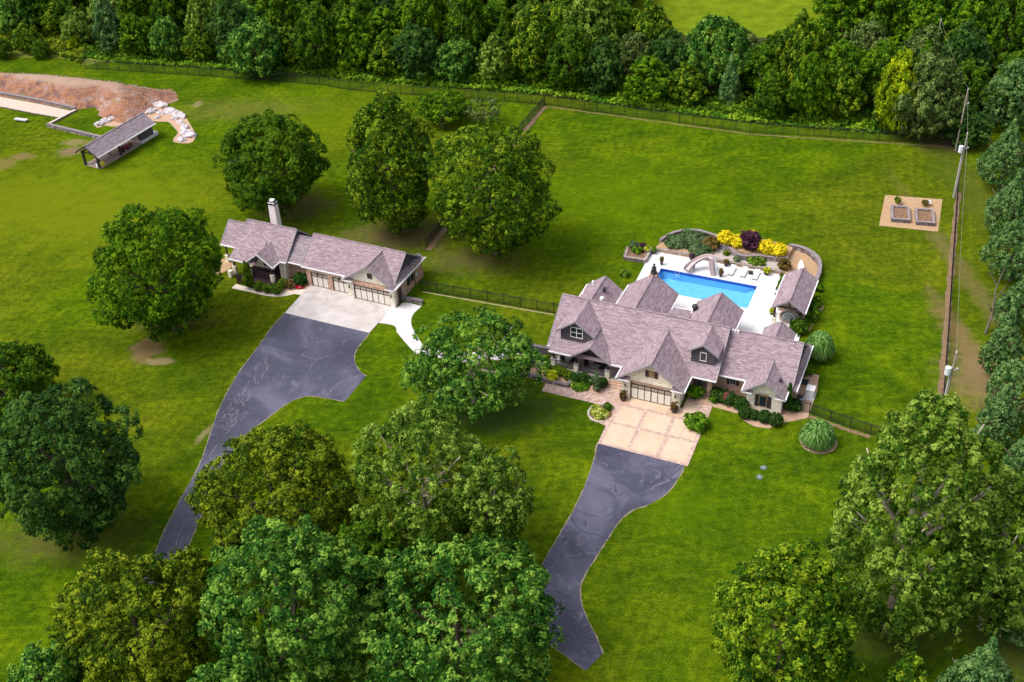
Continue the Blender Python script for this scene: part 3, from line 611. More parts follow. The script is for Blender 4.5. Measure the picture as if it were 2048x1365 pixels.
ch = MB().hexa([(-18.25, 7.35, 0), (-16.95, 7.35, 0), (-16.95, 8.4, 0), (-18.25, 8.4, 0), (-18.1, 7.4, 7.2), (-17.05, 7.4, 7.2), (-17.05, 8.3, 7.2), (-18.1, 8.3, 7.2)]).build('chimney', flat('pale_chimney_brick', (.78, .70, .68), .9, .2, .12, 5), G)
MB().box(-18.2, -16.95, 7.3, 8.4, 7.2, 7.36).box(-18.05, -17.1, 7.45, 8.25, 7.5, 7.62).build('cap', BLACK, ch)
MB().box(-18.1, -17.05, 7.4, 8.3, 7.36, 7.5).box(-17.9, -17.25, 7.55, 8.1, 7.62, 7.85).build('flue', WHITE, ch)
# porch of the guest house
W2(-18.0, -12.6, -2.6, 1.6, 0, .35, DECKRED, name='deck')
for u, v in ((-16.65, -1.05), (-12.9, -1.0), (-19.3, -.9)):
    p = MB().box(u - .25, u + .25, v - .25, v + .25, 0, 1.5).build('pier', CREAM, G); MB().box(u - .1, u + .1, v - .1, v + .1, 1.5, 3.0).build('post', DARKWD, G)
W2(-16.3, -13.2, -.9, -.75, .35, 1.5, DECKRED, name='solid_railing'); W2(-18.0, -17.0, -2.55, -2.4, .35, 1.3, DECKRED, name='solid_railing')
MB().bar((-19.2, 1.4, 2.8), (-22.3, 1.4, 2.8), .18, .22).box(-22.4, -22.2, 1.5, 1.7, 1.2, 2.9).build('post', DARKWD, G)
W2(-22.6, -22.1, 1.3, 1.9, 0, 1.2, CREAM, name='pier'); W2(-19.9, -19.4, -1.9, -1.3, 0, 1.0, CREAM, name='pier')
window(G, -18.6, -17.4, .8, 2.5, 1.6, mull=2, frame=DARKWD); window(G, -16.1, -14.6, .8, 2.6, 1.6, mull=2, frame=DARKWD)
dd = MB().box(-14.2, -13.2, 1.5, 1.6, .35, 2.6).build('door', DARKWD, G)
sheet('patio', [lw(-22.5 + 1.5 * math.cos(a), .2 + 2.2 * math.sin(a)) for a in [i * .5 for i in range(13)]], .05, MULCH, kind='structure')

# ---------------------------------------------------------------- pavilion by the pool
P_ = empty('pool_pavilion', mw(14.28, 20.6), HM, 'open pavilion with mauve gable roof and dark timber posts beside the swimming pool', 'pavilion')
gable_roof(P_, -.5, 7.6, -2.15, 2.15, 3.0, 4.5, axis='v', rake=(1, 1))
MB().box(-1.69, 1.69, 3.4, 3.6, 0, 3.0).build('back_wall', TANST, P_)
MB().box(1.7, 1.9, 0.4, 7.3, 0, 3.0).build('side_wall', TANST, P_); MB().box(-1.9, -1.7, 3.4, 7.3, 0, 3.0).build('side_wall', TANST, P_); MB().box(-1.69, 1.69, 7.1, 7.3, 0, 3.0).build('side_wall', TANST, P_)
for u in (-1.75, 1.75):
    MB().box(u - .25, u + .25, -.25, .25, 0, 1.3).build('pier', CREAM, P_); MB().box(u - .12, u + .12, -.12, .12, 1.3, 2.95).build('post', DARKWD, P_)
MB().bar((-1.95, 0, 3.0), (1.95, 0, 3.0), .2, .26).bar((0, 0, 3.1), (0, 0, 4.2), .16).build('truss', DARKWD, P_)
gable_wall(P_, .15, -1.5, 1.5, 3.1, 4.15, 'v', TANW, th=.05)
MB().lathe([(.12, 0), (.12, .1), (.02, .12)], (.5, 3.3, 2.6), 8).build('wall_lamp', BLACK, P_)
def roundtub():
    o = empty('hot_tub', mw(14.1, 22.75), HM, 'round grey sunken hot tub with tan stone rim under the pavilion roof', 'hot tub')
    r = MB(); n = 28
    prof = [(1.28, .0), (1.28, .42), (1.1, .42), (1.05, .3), (1.0, .12)]
    k0 = 0
    for rr, z in prof: r.v += [(rr * math.cos(2 * math.pi * j / n), rr * math.sin(2 * math.pi * j / n), z) for j in range(n)]
    for i in range(len(prof) - 1):
        for j in range(n): r.f.append((i * n + j, i * n + (j + 1) % n, (i + 1) * n + (j + 1) % n, (i + 1) * n + j))
    r.build('rim', flat('tub_rim', (.34, .27, .23), .6), o); MB().lathe([(.95, .0), (1.07, .14)], (0, 0, 0), n).build('shell', flat('tub_shell', (.30, .35, .37), .3, .6), o)
    s = MB(); 
    for i in range(12): a = i * .42 + .3; s.box(.7 * math.cos(a) - .12, .7 * math.cos(a) + .12, .7 * math.sin(a) - .12, .7 * math.sin(a) + .12, .14, .19)
    s.tube([(.75 * math.cos(a), .75 * math.sin(a), .16) for a in [i * .35 for i in range(13)]], .12, 6).build('seat', flat('tub_seat', (.38, .43, .45), .3, .6), o)
    return o
roundtub()

# ---------------------------------------------------------------- pool
sheet('pool_deck', [mw(*p) for p in ((-7.3, 15), (-7.3, 24.6), (-7.6, 32.6), (PU0 - .15, 32.6), (PU0 - .15, 15))], .055, DECKM, kind='structure')
sheet('pool_deck', [mw(*p) for p in ((PU0 - .15, PV1 + .15), (PU0 - .15, 32.6), (PU1 + .15, 32.6), (PU1 + .15, PV1 + .15))], .055, DECKM, kind='structure')
sheet('pool_deck', [mw(*p) for p in ((PU0 - .15, 15), (PU0 - .15, PV0 - .15), (PU1 + .15, PV0 - .15), (PU1 + .15, 15))], .055, DECKM, kind='structure')
sheet('pool_deck', [mw(*p) for p in ((PU1 + .15, 13), (PU1 + .15, 32.6), (10.9, 32.6), (12.2, 29.5), (12.3, 28.3), (16.2, 28.3), (16.3, 19.5), (16.35, 14))], .055, DECKM, kind='structure')
JN = flat('deck_joint', (.42, .39, .38), .9)
jt = MB()
for a, b in (((PU1 + 1.6, 15), (PU1 + 1.6, 32.4)), ((5.5, 18.6), (12.3, 18.6)), ((-1, 28.9), (-1, 32.4)), ((4, 28.9), (4, 32.4)), ((-7.1, 28.8), (-5.2, 28.8)), ((10.2, 23), (12.3, 23))):
    A, B = mw(*a, .058), mw(*b, .058); d = (B - A).normalized(); n = Vector((-d.y, d.x, 0)) * .02; jt.face([A - n, B - n, B + n, A + n])
tag(jt.build('joint_markings', JN), kind='stuff')
PL = empty('swimming_pool', mw(PU0, PV0), HM, 'rectangular blue swimming pool with white coping, stone terrace behind it', 'swimming pool')
LN, WD = PU1 - PU0, PV1 - PV0
c = MB(); 
for x0, x1, y0, y1 in ((-.15, LN + .15, -.15, 0), (-.15, LN + .15, WD, WD + .15), (-.15, 0, 0, WD), (LN, LN + .15, 0, WD)): c.box(x0, x1, y0, y1, -.35, .09)
c.build('coping', flat('white_coping', (.78, .77, .78), .6), PL)
LINER = N('pool_liner', .5, .4); LINER.col(LINER.ramp(LINER.noise(1.2, 4, .6, LINER.coord()), [(.3, (.17, .49, .80)), (.7, (.24, .57, .85))])); LINER = LINER.m
b = MB(); b.box(-.02, LN + .02, -.02, WD + .02, -1.6, -1.45); b.box(-.14, 0, 0, WD, -1.5, -.35); b.box(LN, LN + .14, 0, WD, -1.5, -.35); b.box(0, LN, -.14, 0, -1.5, -.35); b.box(0, LN, WD, WD + .14, -1.5, -.35); b.build('basin', LINER, PL)
TILEB = flat('blue_tile_band', (.012, .07, .42), .3, .6, .3, 8)
b = MB(); b.box(0, LN, WD - .02, WD, -.42, .02); b.box(0, .02, 0, WD - .02, -.5, .02); b.box(LN - .02, LN, 0, WD - .02, -.5, .02); b.box(.02, LN - .02, 0, .02, -.5, .02); b.build('tile_band', TILEB, PL)
for k in range(4): MB().box(LN - .45 * (k + 1), LN - .025 - .45 * k if k else LN - .025, .4, WD - .4, -1.44, -.45 - .25 * k).build('step', LINER, PL)
WAT = N('pool_water', .04, .5); wt = WAT.t; wt.nodes.remove(WAT.b)
fz = wt.nodes.new('ShaderNodeFresnel'); fz.inputs[0].default_value = 1.33; trn = wt.nodes.new('ShaderNodeBsdfTransparent'); trn.inputs[0].default_value = (.80, .96, 1, 1)
gl = wt.nodes.new('ShaderNodeBsdfGlossy'); gl.inputs['Roughness'].default_value = .03; bm_ = wt.nodes.new('ShaderNodeBump'); bm_.inputs['Strength'].default_value = .04; bm_.inputs['Distance'].default_value = .05
wt.links.new(WAT.noise(1.4, 3, .5, WAT.coord()), bm_.inputs['Height']); wt.links.new(bm_.outputs[0], gl.inputs['Normal']); wt.links.new(bm_.outputs[0], fz.inputs['Normal'])
ms = wt.nodes.new('ShaderNodeMixShader'); wt.links.new(fz.outputs[0], ms.inputs[0]); wt.links.new(trn.outputs[0], ms.inputs[1]); wt.links.new(gl.outputs[0], ms.inputs[2]); wt.links.new(ms.outputs[0], wt.nodes['Material Output'].inputs[0])
MB().face([(.0, .0, -.12), (LN, 0, -.12), (LN, WD, -.12), (0, WD, -.12)]).build('water', WAT.m, PL)
MB().box(LN * .48, LN * .48 + .5, WD + .0, WD + .14, .09, .1).build('skimmer_lid', WHITE, PL)
# ladder rails
ld = empty('pool_ladder', mw(-2.6, PV1 - .1), HM, 'thin white pool ladder with two curved hand rails at the far edge', 'ladder')
for s in (-.3, .3): MB().tube([(s, .7, .05), (s, .65, .6), (s, .45, .85), (s, .1, .8), (s, -.12, .4), (s, -.16, -.9)], .03, 6).build('rail', METALW, ld)
for z in (-.35, -.65): MB().box(-.3, .3, -.2, -.1, z, z + .04).build('step', METALW, ld)
# slide
sd = empty('pool_slide', mw(1.2, 30.1), HM, 'curved brown and grey water slide with ladder on the far pool deck', 'slide')
SLM = flat('slide_shell', (.34, .25, .25), .5, .4, .08); SLL = flat('slide_bed', (.50, .42, .43), .4, .4, .06)
pth = smooth([(.45, -.05, 2.15), (.1, .2, 2.12), (-.6, .25, 1.9), (-1.4, -.05, 1.45), (-2.05, -.55, 1.0), (-2.4, -1.15, .7), (-2.5, -1.6, .6)], 4)
tr = MB(); bed = MB(); k0 = None; prevr = None
for i, p in enumerate(pth):
    d = (pth[min(i + 1, len(pth) - 1)] - pth[max(0, i - 1)]).normalized(); s = Vector((-d.y, d.x, 0)).normalized()
    ring = [p + s * x + Vector((0, 0, z)) for x, z in ((-.42, .38), (-.38, .05), (-.2, -.06), (.2, -.06), (.38, .05), (.42, .38), (.48, .36), (.46, 0), (.2, -.16), (-.2, -.16), (-.46, 0), (-.48, .36))]
    b0 = len(tr.v); tr.v += [tuple(q) for q in ring]; n = 12
    if i:
        for j in range(n): tr.f.append((prevr + j, prevr + (j + 1) % n, b0 + (j + 1) % n, b0 + j))
    prevr = b0
    if i: bed.face([q0 - s0 * .3 + Vector((0, 0, -.0)), q0 + s0 * .3, p + s * .3, p - s * .3])
    q0, s0 = p, s
tr.build('chute', SLM, sd, smooth=True); bed.build('bed', SLL, sd)
MB().hexa([(.75, -1.05, 0), (1.35, -1.05, 0), (1.35, -.55, 0), (.75, -.55, 0), (.05, -.25, 2.1), (.75, -.25, 2.1), (.75, .3, 2.1), (.05, .3, 2.1)]).build('tower', SLM, sd)
l = MB()
for q in (-.28, .28): l.bar((1.75, -.65 + q, 0), (.75, .1 + q, 2.6), .06)
for k in range(6): t_ = (k + .7) / 8; l.bar((1.75 - t_, -.93 + .75 * t_, 2.6 * t_), (1.75 - t_, -.37 + .75 * t_, 2.6 * t_), .07)
l.build('ladder', METALW, sd)
bars('support', SLM, sd, [((-1.9, -.4, 0), (-1.75, -.3, 1.15), .3, .2)])
# loungers
def lounger(loc, lab, rz):
    o = empty('sun_lounger', loc, HM + rz, lab, 'lounger', 'white loungers on the pool deck')
    WF = WHITE
    MB().box(-.33, .33, -.95, .25, .28, .35).build('seat', WF, o); MB().hexa([(-.33, .25, .28), (.33, .25, .28), (.33, 1.0, .62), (-.33, 1.0, .62), (-.33, .25, .35), (.33, .25, .35), (.33, .98, .69), (-.33, .98, .69)]).build('backrest', WF, o)
    MB().box(-.36, .36, -1.0, -.9, .2, .28).build('foot_rail', TRIM, o)
    for x in (-.28, .28):
        for y in (-.85, .2): MB().box(x - .04, x + .04, y - .04, y + .04, 0, .28).build('leg', DARKWD, o)
    return o
lounger(mw(4.45, 30.9), 'white slatted sun lounger nearest to the slide, first of three in a row', 0)
lounger(mw(6.1, 31.0), 'middle white sun lounger of three on the far pool deck', 0)
lounger(mw(7.8, 30.9), 'white sun lounger beside the planter with yellow flowers, nearest to the pavilion', 0)
o = empty('side_table', mw(7.0, 31.3), HM, 'small dark square side table between two white loungers', 'table')
MB().box(-.3, .3, -.25, .25, .42, .47).build('table_top', DARKWD, o)
for x in (-.24, .24):
    for y in (-.2, .2): MB().box(x - .03, x + .03, y - .03, y + .03, 0, .42).build('leg', DARKWD, o)
MB().box(-.24, .24, -.2, .2, .12, .16).build('shelf', DARKWD, o)
# paddle board leaning on the ring wall
pb = MB(); n = 18; ring = []
for i in range(n): a = 2 * math.pi * i / n; ring.append((.42 * math.sin(a) * (1 - .12 * math.cos(a)), 1.6 * math.cos(a)))
o = empty('paddle_board', mw(13.35, 33.3, .9), HM + R_(12), 'white paddle board with teal patch leaning behind the pavilion', 'paddle board')
o.rotation_euler = (R_(20), 0, HM + R_(12)); pb.prism(ring[::-1], 0, .12).build('hull', WHITE, o)
MB().box(-.30, .30, -.95, -.15, .12, .13).build('grip_pad', flat('teal', (.02, .45, .55), .5), o)

# ---------------------------------------------------------------- stone walls made of real stones
def stone_wall(name, pts, h, th, mat, label, cat='wall', cap=None, seed=1, course=.26, length=.5, z0=0):
    rng = random.Random(seed); pts = [Vector(p) for p in pts]; o = empty(name, (pts[0].x, pts[0].y, 0), 0, label, cat)
    org = Vector((pts[0].x, pts[0].y, 0)); m = MB(); n = max(1, round(h / course)); ch = h / n
    c = MB()
    for a, b in zip(pts, pts[1:]):
        a = a - org; b = b - org; L = (b - a).length; d = (b - a).normalized(); ang = math.atan2(d.y, d.x); nn = Vector((-d.y, d.x, 0))
        for k in range(n):
            x = -.05 - rng.random() * .2
            while x < L:
                w = length * rng.uniform(.55, 1.3); x1 = min(x + w, L + .05); p = a + d * ((x + x1) / 2)
                m.rbox((p.x + nn.x * rng.uniform(-.03, .03), p.y + nn.y * rng.uniform(-.03, .03), z0 + (k + .5) * ch), max(.08, x1 - x - .03), th, ch - .025, ang, .025, rng); x += w
        if cap:
            x = 0
            while x < L:
                w = rng.uniform(.6, 1.0); x1 = min(x + w, L + .08); p = a + d * ((x + x1) / 2)
                c.rbox((p.x, p.y, z0 + h + .04), x1 - x - .02, th + .12, .08, ang, .012, rng); x += w
    tag(m.build('stones', mat, o), kind='stuff')
    if cap: tag(c.build('cap_stones', cap, o), kind='stuff')
    return o
GREYCAP = flat('purple_grey_cap', (.17, .145, .155), .85, .2, .2, 2)
PINKCAP = flat('pink_cap', (.24, .20, .205), .85, .2, .2, 2)
lv = lambda L: [mw(*p) for p in L]
stone_wall('retaining_wall', A_([(1020, 702), (1054, 708), (1078, 713), (1108, 718)]), 1.55, .4, DARKST, 'tall dark stone retaining wall at the left corner of the main house', cap=GREYCAP, seed=2, course=.3, length=.55)
stone_wall('planter_wall', lv([(-14.2, -.3), (-11, -.62), (-7.9, -.75), (-7.7, .9)]), .42, .3, DARKST, 'low grey stone planter wall along the pink front walk', cap=GREYCAP, seed=3)
stone_wall('planter_wall', lv([(-14.5, 2.1), (-11.6, 1.9)]), .6, .3, DARKST, 'short dark stone wall below the corner of the front porch', cap=GREYCAP, seed=13)
stone_wall('garden_wall', A_([(803, 600), (845, 608.5)]), .55, .4, WALLST, 'short grey stone wall at the end of the garage building', cap=GREYCAP, seed=4)
stone_wall('terrace_wall', lv([(-7.6, 32.7), (-3, 32.75), (1.5, 32.75), (4.2, 32.7), (8.6, 32.75), (10.9, 32.65)]), .5, .32, TANST, 'low brown stone wall running along the far edge of the pool deck', cap=RIMST, seed=5)
stone_wall('planter_wall', lv([(-7.65, 32.6), (-7.55, 29.3), (-10.5, 29.15), (-10.9, 31.6)]), .5, .3, WALLST, 'L shaped stone planter wall at the far left corner of the pool deck', cap=RIMST, seed=6)
sheet('planting_bed', lv([(-7.8, 29.4), (-10.3, 29.3), (-10.8, 32), (-9.6, 33.4), (-7.8, 32.8)]), .38, SOIL, .3, kind='structure')
# beds behind the deck
sheet('planting_bed', lv([(-7.4, 32.9), (-1.6, 32.9), (1.4, 32.9), (1.2, 35.8), (-.6, 38.3), (-3.2, 38.9), (-6, 37.4)]), .34, MULCH, .3, kind='structure')
sheet('planting_bed', lv([(1.2, 32.9), (10.9, 32.85), (11.0, 35.4), (9, 35.0), (5.3, 34.6), (2.6, 35.4), (1.0, 36.0)]), .36, flat('river_pebbles', (.42, .36, .33), .8, .3, .5, 9), .3, kind='structure')
sheet('planting_bed', lv([(.9, 36.2), (3.0, 35.7), (5.4, 35.0), (9, 35.3), (11, 35.8), (11.2, 38.6), (8.0, 39.4), (4, 39.4), (0, 38.6)]), .95, MULCH, .9, kind='structure')
sheet('planting_bed', lv([(10.9, 32.8), (12.0, 28.4), (15.6, 28.4), (15.8, 33), (15.1, 36.4), (13, 38.7), (11, 39.2)]), .3, MULCH, .25, kind='structure')
stone_wall('terrace_wall', smooth(lv([(-7.0, 34.8), (-5.6, 37.6), (-3.2, 39.0), (-1.0, 38.8), (1.0, 38.2)]), 3), .75, .35, WALLST, 'curved grey stone wall round the blue green juniper bed', cap=PINKCAP, seed=7)
stone_wall('terrace_wall', smooth(lv([(.8, 36.3), (2.8, 35.6), (4.3, 34.3), (5.6, 34.2), (7.2, 34.9), (9, 35.1), (11.1, 35.5)]), 3), 1.0, .4, WALLST, 'wavy grey stone wall below the yellow shrubs and the purple tree', seed=8, cap=PINKCAP)
stone_wall('terrace_wall', smooth(lv([(10.7, 39.2), (12.6, 39.0), (14.4, 37.8), (15.4, 36.0), (15.8, 33.6), (15.8, 31.4)]), 3), .95, .42, WALLST, 'curved grey stone wall sweeping round behind the paddle board', seed=9, cap=PINKCAP)
# island edging
o = empty('island_edging', mw(-2.4, -4.0), HM, 'pale stone edging round the hosta bed beside the tan driveway', 'edging'); rng = random.Random(3); m = MB()
for k in range(20):
    a = R_(75 + k * 11.5); m.rbox((1.5 * math.cos(a), 1.62 * math.sin(a), .08), .34, .2, .2, a + math.pi / 2, .03, rng)
tag(m.build('stones', flat('pale_edging', (.50, .44, .38), .9), o), kind='stuff')
o = empty('bed_edging', at(1637, 885), 0, 'brown stone ring round the pampas grass bed near the lower fence', 'edging'); m = MB()
for k in range(34): a = k * .185; m.rbox((1.98 * math.cos(a), 1.93 * math.sin(a), .05), .36, .18, .14, a + math.pi / 2, .03, rng)
tag(m.build('stones', TANST, o), kind='stuff')

# ---------------------------------------------------------------- foliage
def crown_mesh(name, seed, R, a, mat, prof='round', nspr=900, leaves=12, ls=.34, sr=.55, nl=42, lr=.30, inner=.25, open_=0.0, rn=.34, wk=1.0):
    rg = np.random.default_rng(seed)
    def dirs(n):
        v = rg.normal(size=(n, 3)); return v / np.linalg.norm(v, axis=1, keepdims=True)
    i = np.arange(nl) + .5; ph = np.arccos(1 - 2 * i / nl); th = math.pi * (1 + 5 ** .5) * i
    L = np.stack([np.cos(th) * np.sin(ph), np.sin(th) * np.sin(ph), np.cos(ph)], 1) + rg.normal(size=(nl, 3)) * .12
    L = L / np.linalg.norm(L, axis=1, keepdims=True); lrad = lr * rg.uniform(.6, 1.35, nl); L = L * (1.0 - lrad * rg.uniform(.6, 2.2, nl))[:, None]
    ltint = rg.uniform(-.5, .5, nl)
    k = rg.integers(0, nl, nspr); d = dirs(nspr); out = L[k] / (np.linalg.norm(L[k], axis=1, keepdims=True) + 1e-6)
    d = d + out * .75 + np.array([0, 0, .25]); d /= np.linalg.norm(d, axis=1, keepdims=True)
    P = L[k] + d * lrad[k][:, None] * rg.uniform(.8, 1.08, nspr)[:, None]
    ni = int(nspr * inner); Q = dirs(ni) * (rg.uniform(.35, .8, ni) ** .7)[:, None]
    tint = ltint[k] * .5 + rg.uniform(-.5, .5, nspr) * .7
    P = np.vstack([P, Q]); O = np.vstack([d, Q / np.linalg.norm(Q, axis=1, keepdims=True)]); tint = np.concatenate([tint, rg.uniform(-.3, .3, ni)])
    if open_: keep = rg.random(len(P)) > open_; P, O, tint = P[keep], O[keep], tint[keep]
    z = P[:, 2]
    if prof == 'cone': s = np.clip((1.05 - z) / 1.7, .05, 1.05)
    elif prof == 'egg': s = np.clip(1.0 - .30 * np.clip(z, -1, 1) - .08 * z * z, .2, 1.2)
    elif prof == 'dome': s = np.where(z < -.2, 1.0, 1.0); z = np.where(z < 0, z * .75, z)
    else: s = np.ones_like(z)
    u = P / (np.linalg.norm(P, axis=1, keepdims=True) + 1e-6); ph_ = rg.uniform(0, 6.28, 6)
    wob = 1 + wk * (.07 * np.sin(3 * u[:, 0] + 2.2 * u[:, 2] + ph_[0]) + .06 * np.sin(4.3 * u[:, 1] - 3 * u[:, 2] + ph_[1]) + .05 * np.sin(7 * u[:, 0] + 5 * u[:, 1] + ph_[2]) + .045 * np.sin(9 * u[:, 1] + 8 * u[:, 2] + ph_[3]))
    s = s * wob; z = z * (.5 + .5 * wob)
    P = np.stack([P[:, 0] * s * R, P[:, 1] * s * R, z * a], 1); n = len(P)
    # rosettes of leaves on each spray
    dl = rg.normal(size=(n, leaves, 3)) + O[:, None, :] * .9 + np.array([0, 0, .3]); dl /= np.linalg.norm(dl, axis=2, keepdims=True)
    C = P[:, None, :] + dl * (sr * rg.uniform(.35, 1.0, (n, leaves, 1)))
    Nn = dl * .65 + O[:, None, :] * .55 + rg.normal(size=dl.shape) * rn + np.array([0, 0, .3]); Nn /= np.linalg.norm(Nn, axis=2, keepdims=True)
    ax = rg.normal(size=dl.shape); T = np.cross(Nn, ax); T /= np.linalg.norm(T, axis=2, keepdims=True); B = np.cross(Nn, T)
    sz = ls * rg.uniform(.65, 1.3, (n, leaves, 1))
    V = np.stack([C - T * sz, C - B * sz * .55, C + T * sz, C + B * sz * .55], 2).reshape(-1, 3)
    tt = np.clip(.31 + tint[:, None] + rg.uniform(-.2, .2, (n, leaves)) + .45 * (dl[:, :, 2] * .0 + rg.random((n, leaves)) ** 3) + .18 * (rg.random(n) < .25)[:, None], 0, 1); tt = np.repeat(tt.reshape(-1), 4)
    return quads(name, V, tt, mat)
def quads(name, V, tt, mat):
    nq = len(V) // 4; me = bpy.data.meshes.new(name)
    me.vertices.add(len(V)); me.vertices.foreach_set('co', V.astype(np.float32).ravel())
    me.loops.add(nq * 4); me.loops.foreach_set('vertex_index', np.arange(nq * 4, dtype=np.int32))
    me.polygons.add(nq); me.polygons.foreach_set('loop_start', np.arange(0, nq * 4, 4, dtype=np.int32)); me.polygons.foreach_set('loop_total', np.full(nq, 4, dtype=np.int32))
    at_ = me.attributes.new('tint', 'FLOAT', 'POINT'); at_.data.foreach_set('value', tt.astype(np.float32))
    me.update(calc_edges=True); me.materials.append(mat); return me
def wood_mesh(name, seed, R, a, zc, r0, mat, nlimb=7, lean=0):
    rng = random.Random(seed); m = MB(); top = Vector((rng.uniform(-.5, .5), rng.uniform(-.5, .5), zc + a * .6))
    m.tube(smooth([(0, 0, -.2), (0, 0, .4), (top.x * .4, top.y * .4, zc * .7), tuple(top)], 3), [r0 * 1.35, r0 * 1.2, r0 * 1.1, r0, r0 * .93, r0 * .85, r0 * .7, r0 * .55, r0 * .4, r0 * .25], 9)
    for i in range(nlimb):
        an = i * 2.4 + rng.random(); z = zc * rng.uniform(.45, .95); s = Vector((top.x * .3, top.y * .3, z)); e = Vector((math.cos(an) * R * .78, math.sin(an) * R * .78, z + a * rng.uniform(.25, .75)))
        mid = s.lerp(e, .45) + Vector((0, 0, -.1 * R)); P = smooth([s, mid, e], 3); rr = [r0 * .5 * (1 - j / (len(P))) + .03 for j in range(len(P))]
        m.tube(P, rr, 6)
        for q in range(3):
            b0 = P[2 + q]; e2 = b0 + Vector((rng.uniform(-1, 1), rng.uniform(-1, 1), rng.uniform(.2, 1))) * R * .28; m.tube([b0, b0.lerp(e2, .5) + Vector((0, 0, .1)), e2], [r0 * .2, r0 * .12, .02], 5)
    m.sm = True; return m.mesh(name, mat)

FOL = {
 'mid':    leafmat('mid_green_leaves', (.016, .060, .003), (.066, .165, .004), (.185, .315, .008)),
 'dark':   leafmat('dark_green_leaves', (.010, .040, .008), (.040, .105, .016), (.095, .190, .028)),
 'deep':   leafmat('deep_green_leaves', (.015, .052, .003), (.055, .132, .005), (.130, .235, .010)),
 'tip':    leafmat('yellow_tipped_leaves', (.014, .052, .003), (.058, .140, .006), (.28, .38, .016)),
 'olive':  leafmat('olive_leaves', (.020, .052, .003), (.080, .138, .006), (.26, .32, .014)),
 'light':  leafmat('light_green_leaves', (.028, .078, .006), (.105, .195, .013), (.29, .40, .060)),
 'fresh':  leafmat('fresh_green_leaves', (.012, .062, .008), (.060, .175, .018), (.26, .43, .055)),
 'yellow': leafmat('yellow_green_leaves', (.06, .12, .003), (.20, .30, .005), (.42, .50, .008)),
 'blue':   leafmat('blue_green_needles', (.018, .066, .014), (.088, .190, .045), (.24, .38, .12)),
 'grey':   leafmat('grey_green_leaves', (.036, .070, .014), (.100, .155, .030), (.20, .27, .070)),
 'gold':   leafmat('golden_leaves', (.42, .32, .008), (.78, .62, .012), (.92, .80, .03), .2),
 'purple': leafmat('purple_leaves', (.020, .006, .016), (.060, .018, .045), (.13, .05, .08), .2),
 'rust':   leafmat('rusty_leaves', (.05, .05, .010), (.13, .10, .020), (.24, .14, .04)),
 'box':    leafmat('boxwood_leaves', (.050, .105, .006), (.115, .200, .010), (.20, .29, .016)),
 'yew':    leafmat('yew_leaves', (.014, .045, .008), (.032, .085, .012), (.065, .14, .02)),
 'junip':  leafmat('juniper_leaves', (.050, .098, .034), (.10, .165, .062), (.18, .255, .11)),
 'pampas': leafmat('pampas_blades', (.036, .110, .014), (.11, .26, .045), (.30, .48, .14), .35),
 'vine':   leafmat('bright_vine_leaves', (.045, .13, .008), (.11, .24, .012), (.24, .37, .02)),
 'lime':   leafmat('lime_leaves', (.22, .28, .008), (.50, .55, .012), (.72, .74, .05), .25),
 'hosta':  leafmat('hosta_leaves', (.16, .22, .015), (.40, .46, .06), (.66, .66, .2), .25),
 'pink':   leafmat('pink_flowers', (.06, .10, .02), (.42, .06, .10), (.75, .22, .28), .2)}

def proj(p):
    v = Vector(p) - Vector((0, 0, CAM_H)); d = v.dot(fwd); return 1024 + FPX * v.dot(RI) / d, 682.5 - FPX * v.dot(UP) / d
def tree(name, label, kind, px0, px1, py0, py1, seed, bark=None, prof='round', r0=.35, clear=1.0, nlimb=7, fine=1.0, dens=1.0, cat='tree', group=None, **k):
    """crown outline in the photograph -> tree standing on the ground, sized from its distance"""
    cx_, cy_ = (px0 + px1) / 2, (py0 + py1) / 2; zc = 5.0
    for _ in range(6):
        c = at(cx_, cy_, zc); s = pxm(c); R = (px1 - px0) / 2 / s; el = math.atan2(CAM_H - zc, math.hypot(c.x, c.y))
        hh = (py1 - py0) / 2 / s; a = math.sqrt(max((hh * hh - (R * math.sin(el)) ** 2), (.45 * R * math.cos(el)) ** 2)) / math.cos(el); zc = clear + a
    o = empty(name, (c.x, c.y, 0), random.Random(seed).uniform(0, 6), label, cat, group)
    area = 4 * math.pi * ((R * R * a * a * 2 + R ** 4) / 3) ** .5
    k['nl'] = int(k.get('nl', 42) * 3.2); k['lr'] = k.get('lr', .30) * .56
    fine *= .68; nspr = int(min(4700, 2.4 * area * dens / fine ** 2)); ls = .245 * fine
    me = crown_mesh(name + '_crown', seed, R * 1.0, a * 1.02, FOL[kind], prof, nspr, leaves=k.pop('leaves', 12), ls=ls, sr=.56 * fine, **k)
    link('crown', me, o, (0, 0, zc))
    link('trunk', wood_mesh('trunk', seed, R, a, zc, r0, bark or BARK, nlimb), o)
    return o

T = tree
T('maple_tree', 'round mid green maple left of the guest house roof', 'mid', 190, 450, 403, 672, 11, dens=1.1)
T('maple_tree', 'broad dark green tree behind the tall pale chimney', 'deep', 433, 652, 213, 422, 12, prof='egg', dens=1.1)
T('maple_tree', 'tall egg shaped tree behind the guest house roof, touching its wider neighbour', 'tip', 685, 872, 190, 458, 13, prof='egg', dens=1.1)
T('maple_tree', 'widest dense green tree in the middle of the back lawn', 'tip', 858, 1112, 242, 516, 14, dens=1.1, lr=.27, nl=55)
T('orchard_tree', 'small rounded green tree just inside the back fence', 'mid', 832, 940, 181, 247, 15, r0=.15, clear=.6)
T('orchard_tree', 'small thin sparse tree right of the rounded one inside the back fence', 'grey', 925, 1008, 196, 248, 16, r0=.1, clear=.6, open_=.72)
T('sapling', 'pale grey green sapling between the two big lawn trees', 'grey', 876, 896, 226, 258, 17, r0=.06, clear=.3, fine=.6)
T('spreading_tree', 'wide spreading green tree over the path, left of the main house', 'fresh', 800, 1088, 622, 836, 18, prof='dome', r0=.4, bark=PALEBARK, clear=1.2, dens=.85, open_=.14, nl=30, lr=.34)
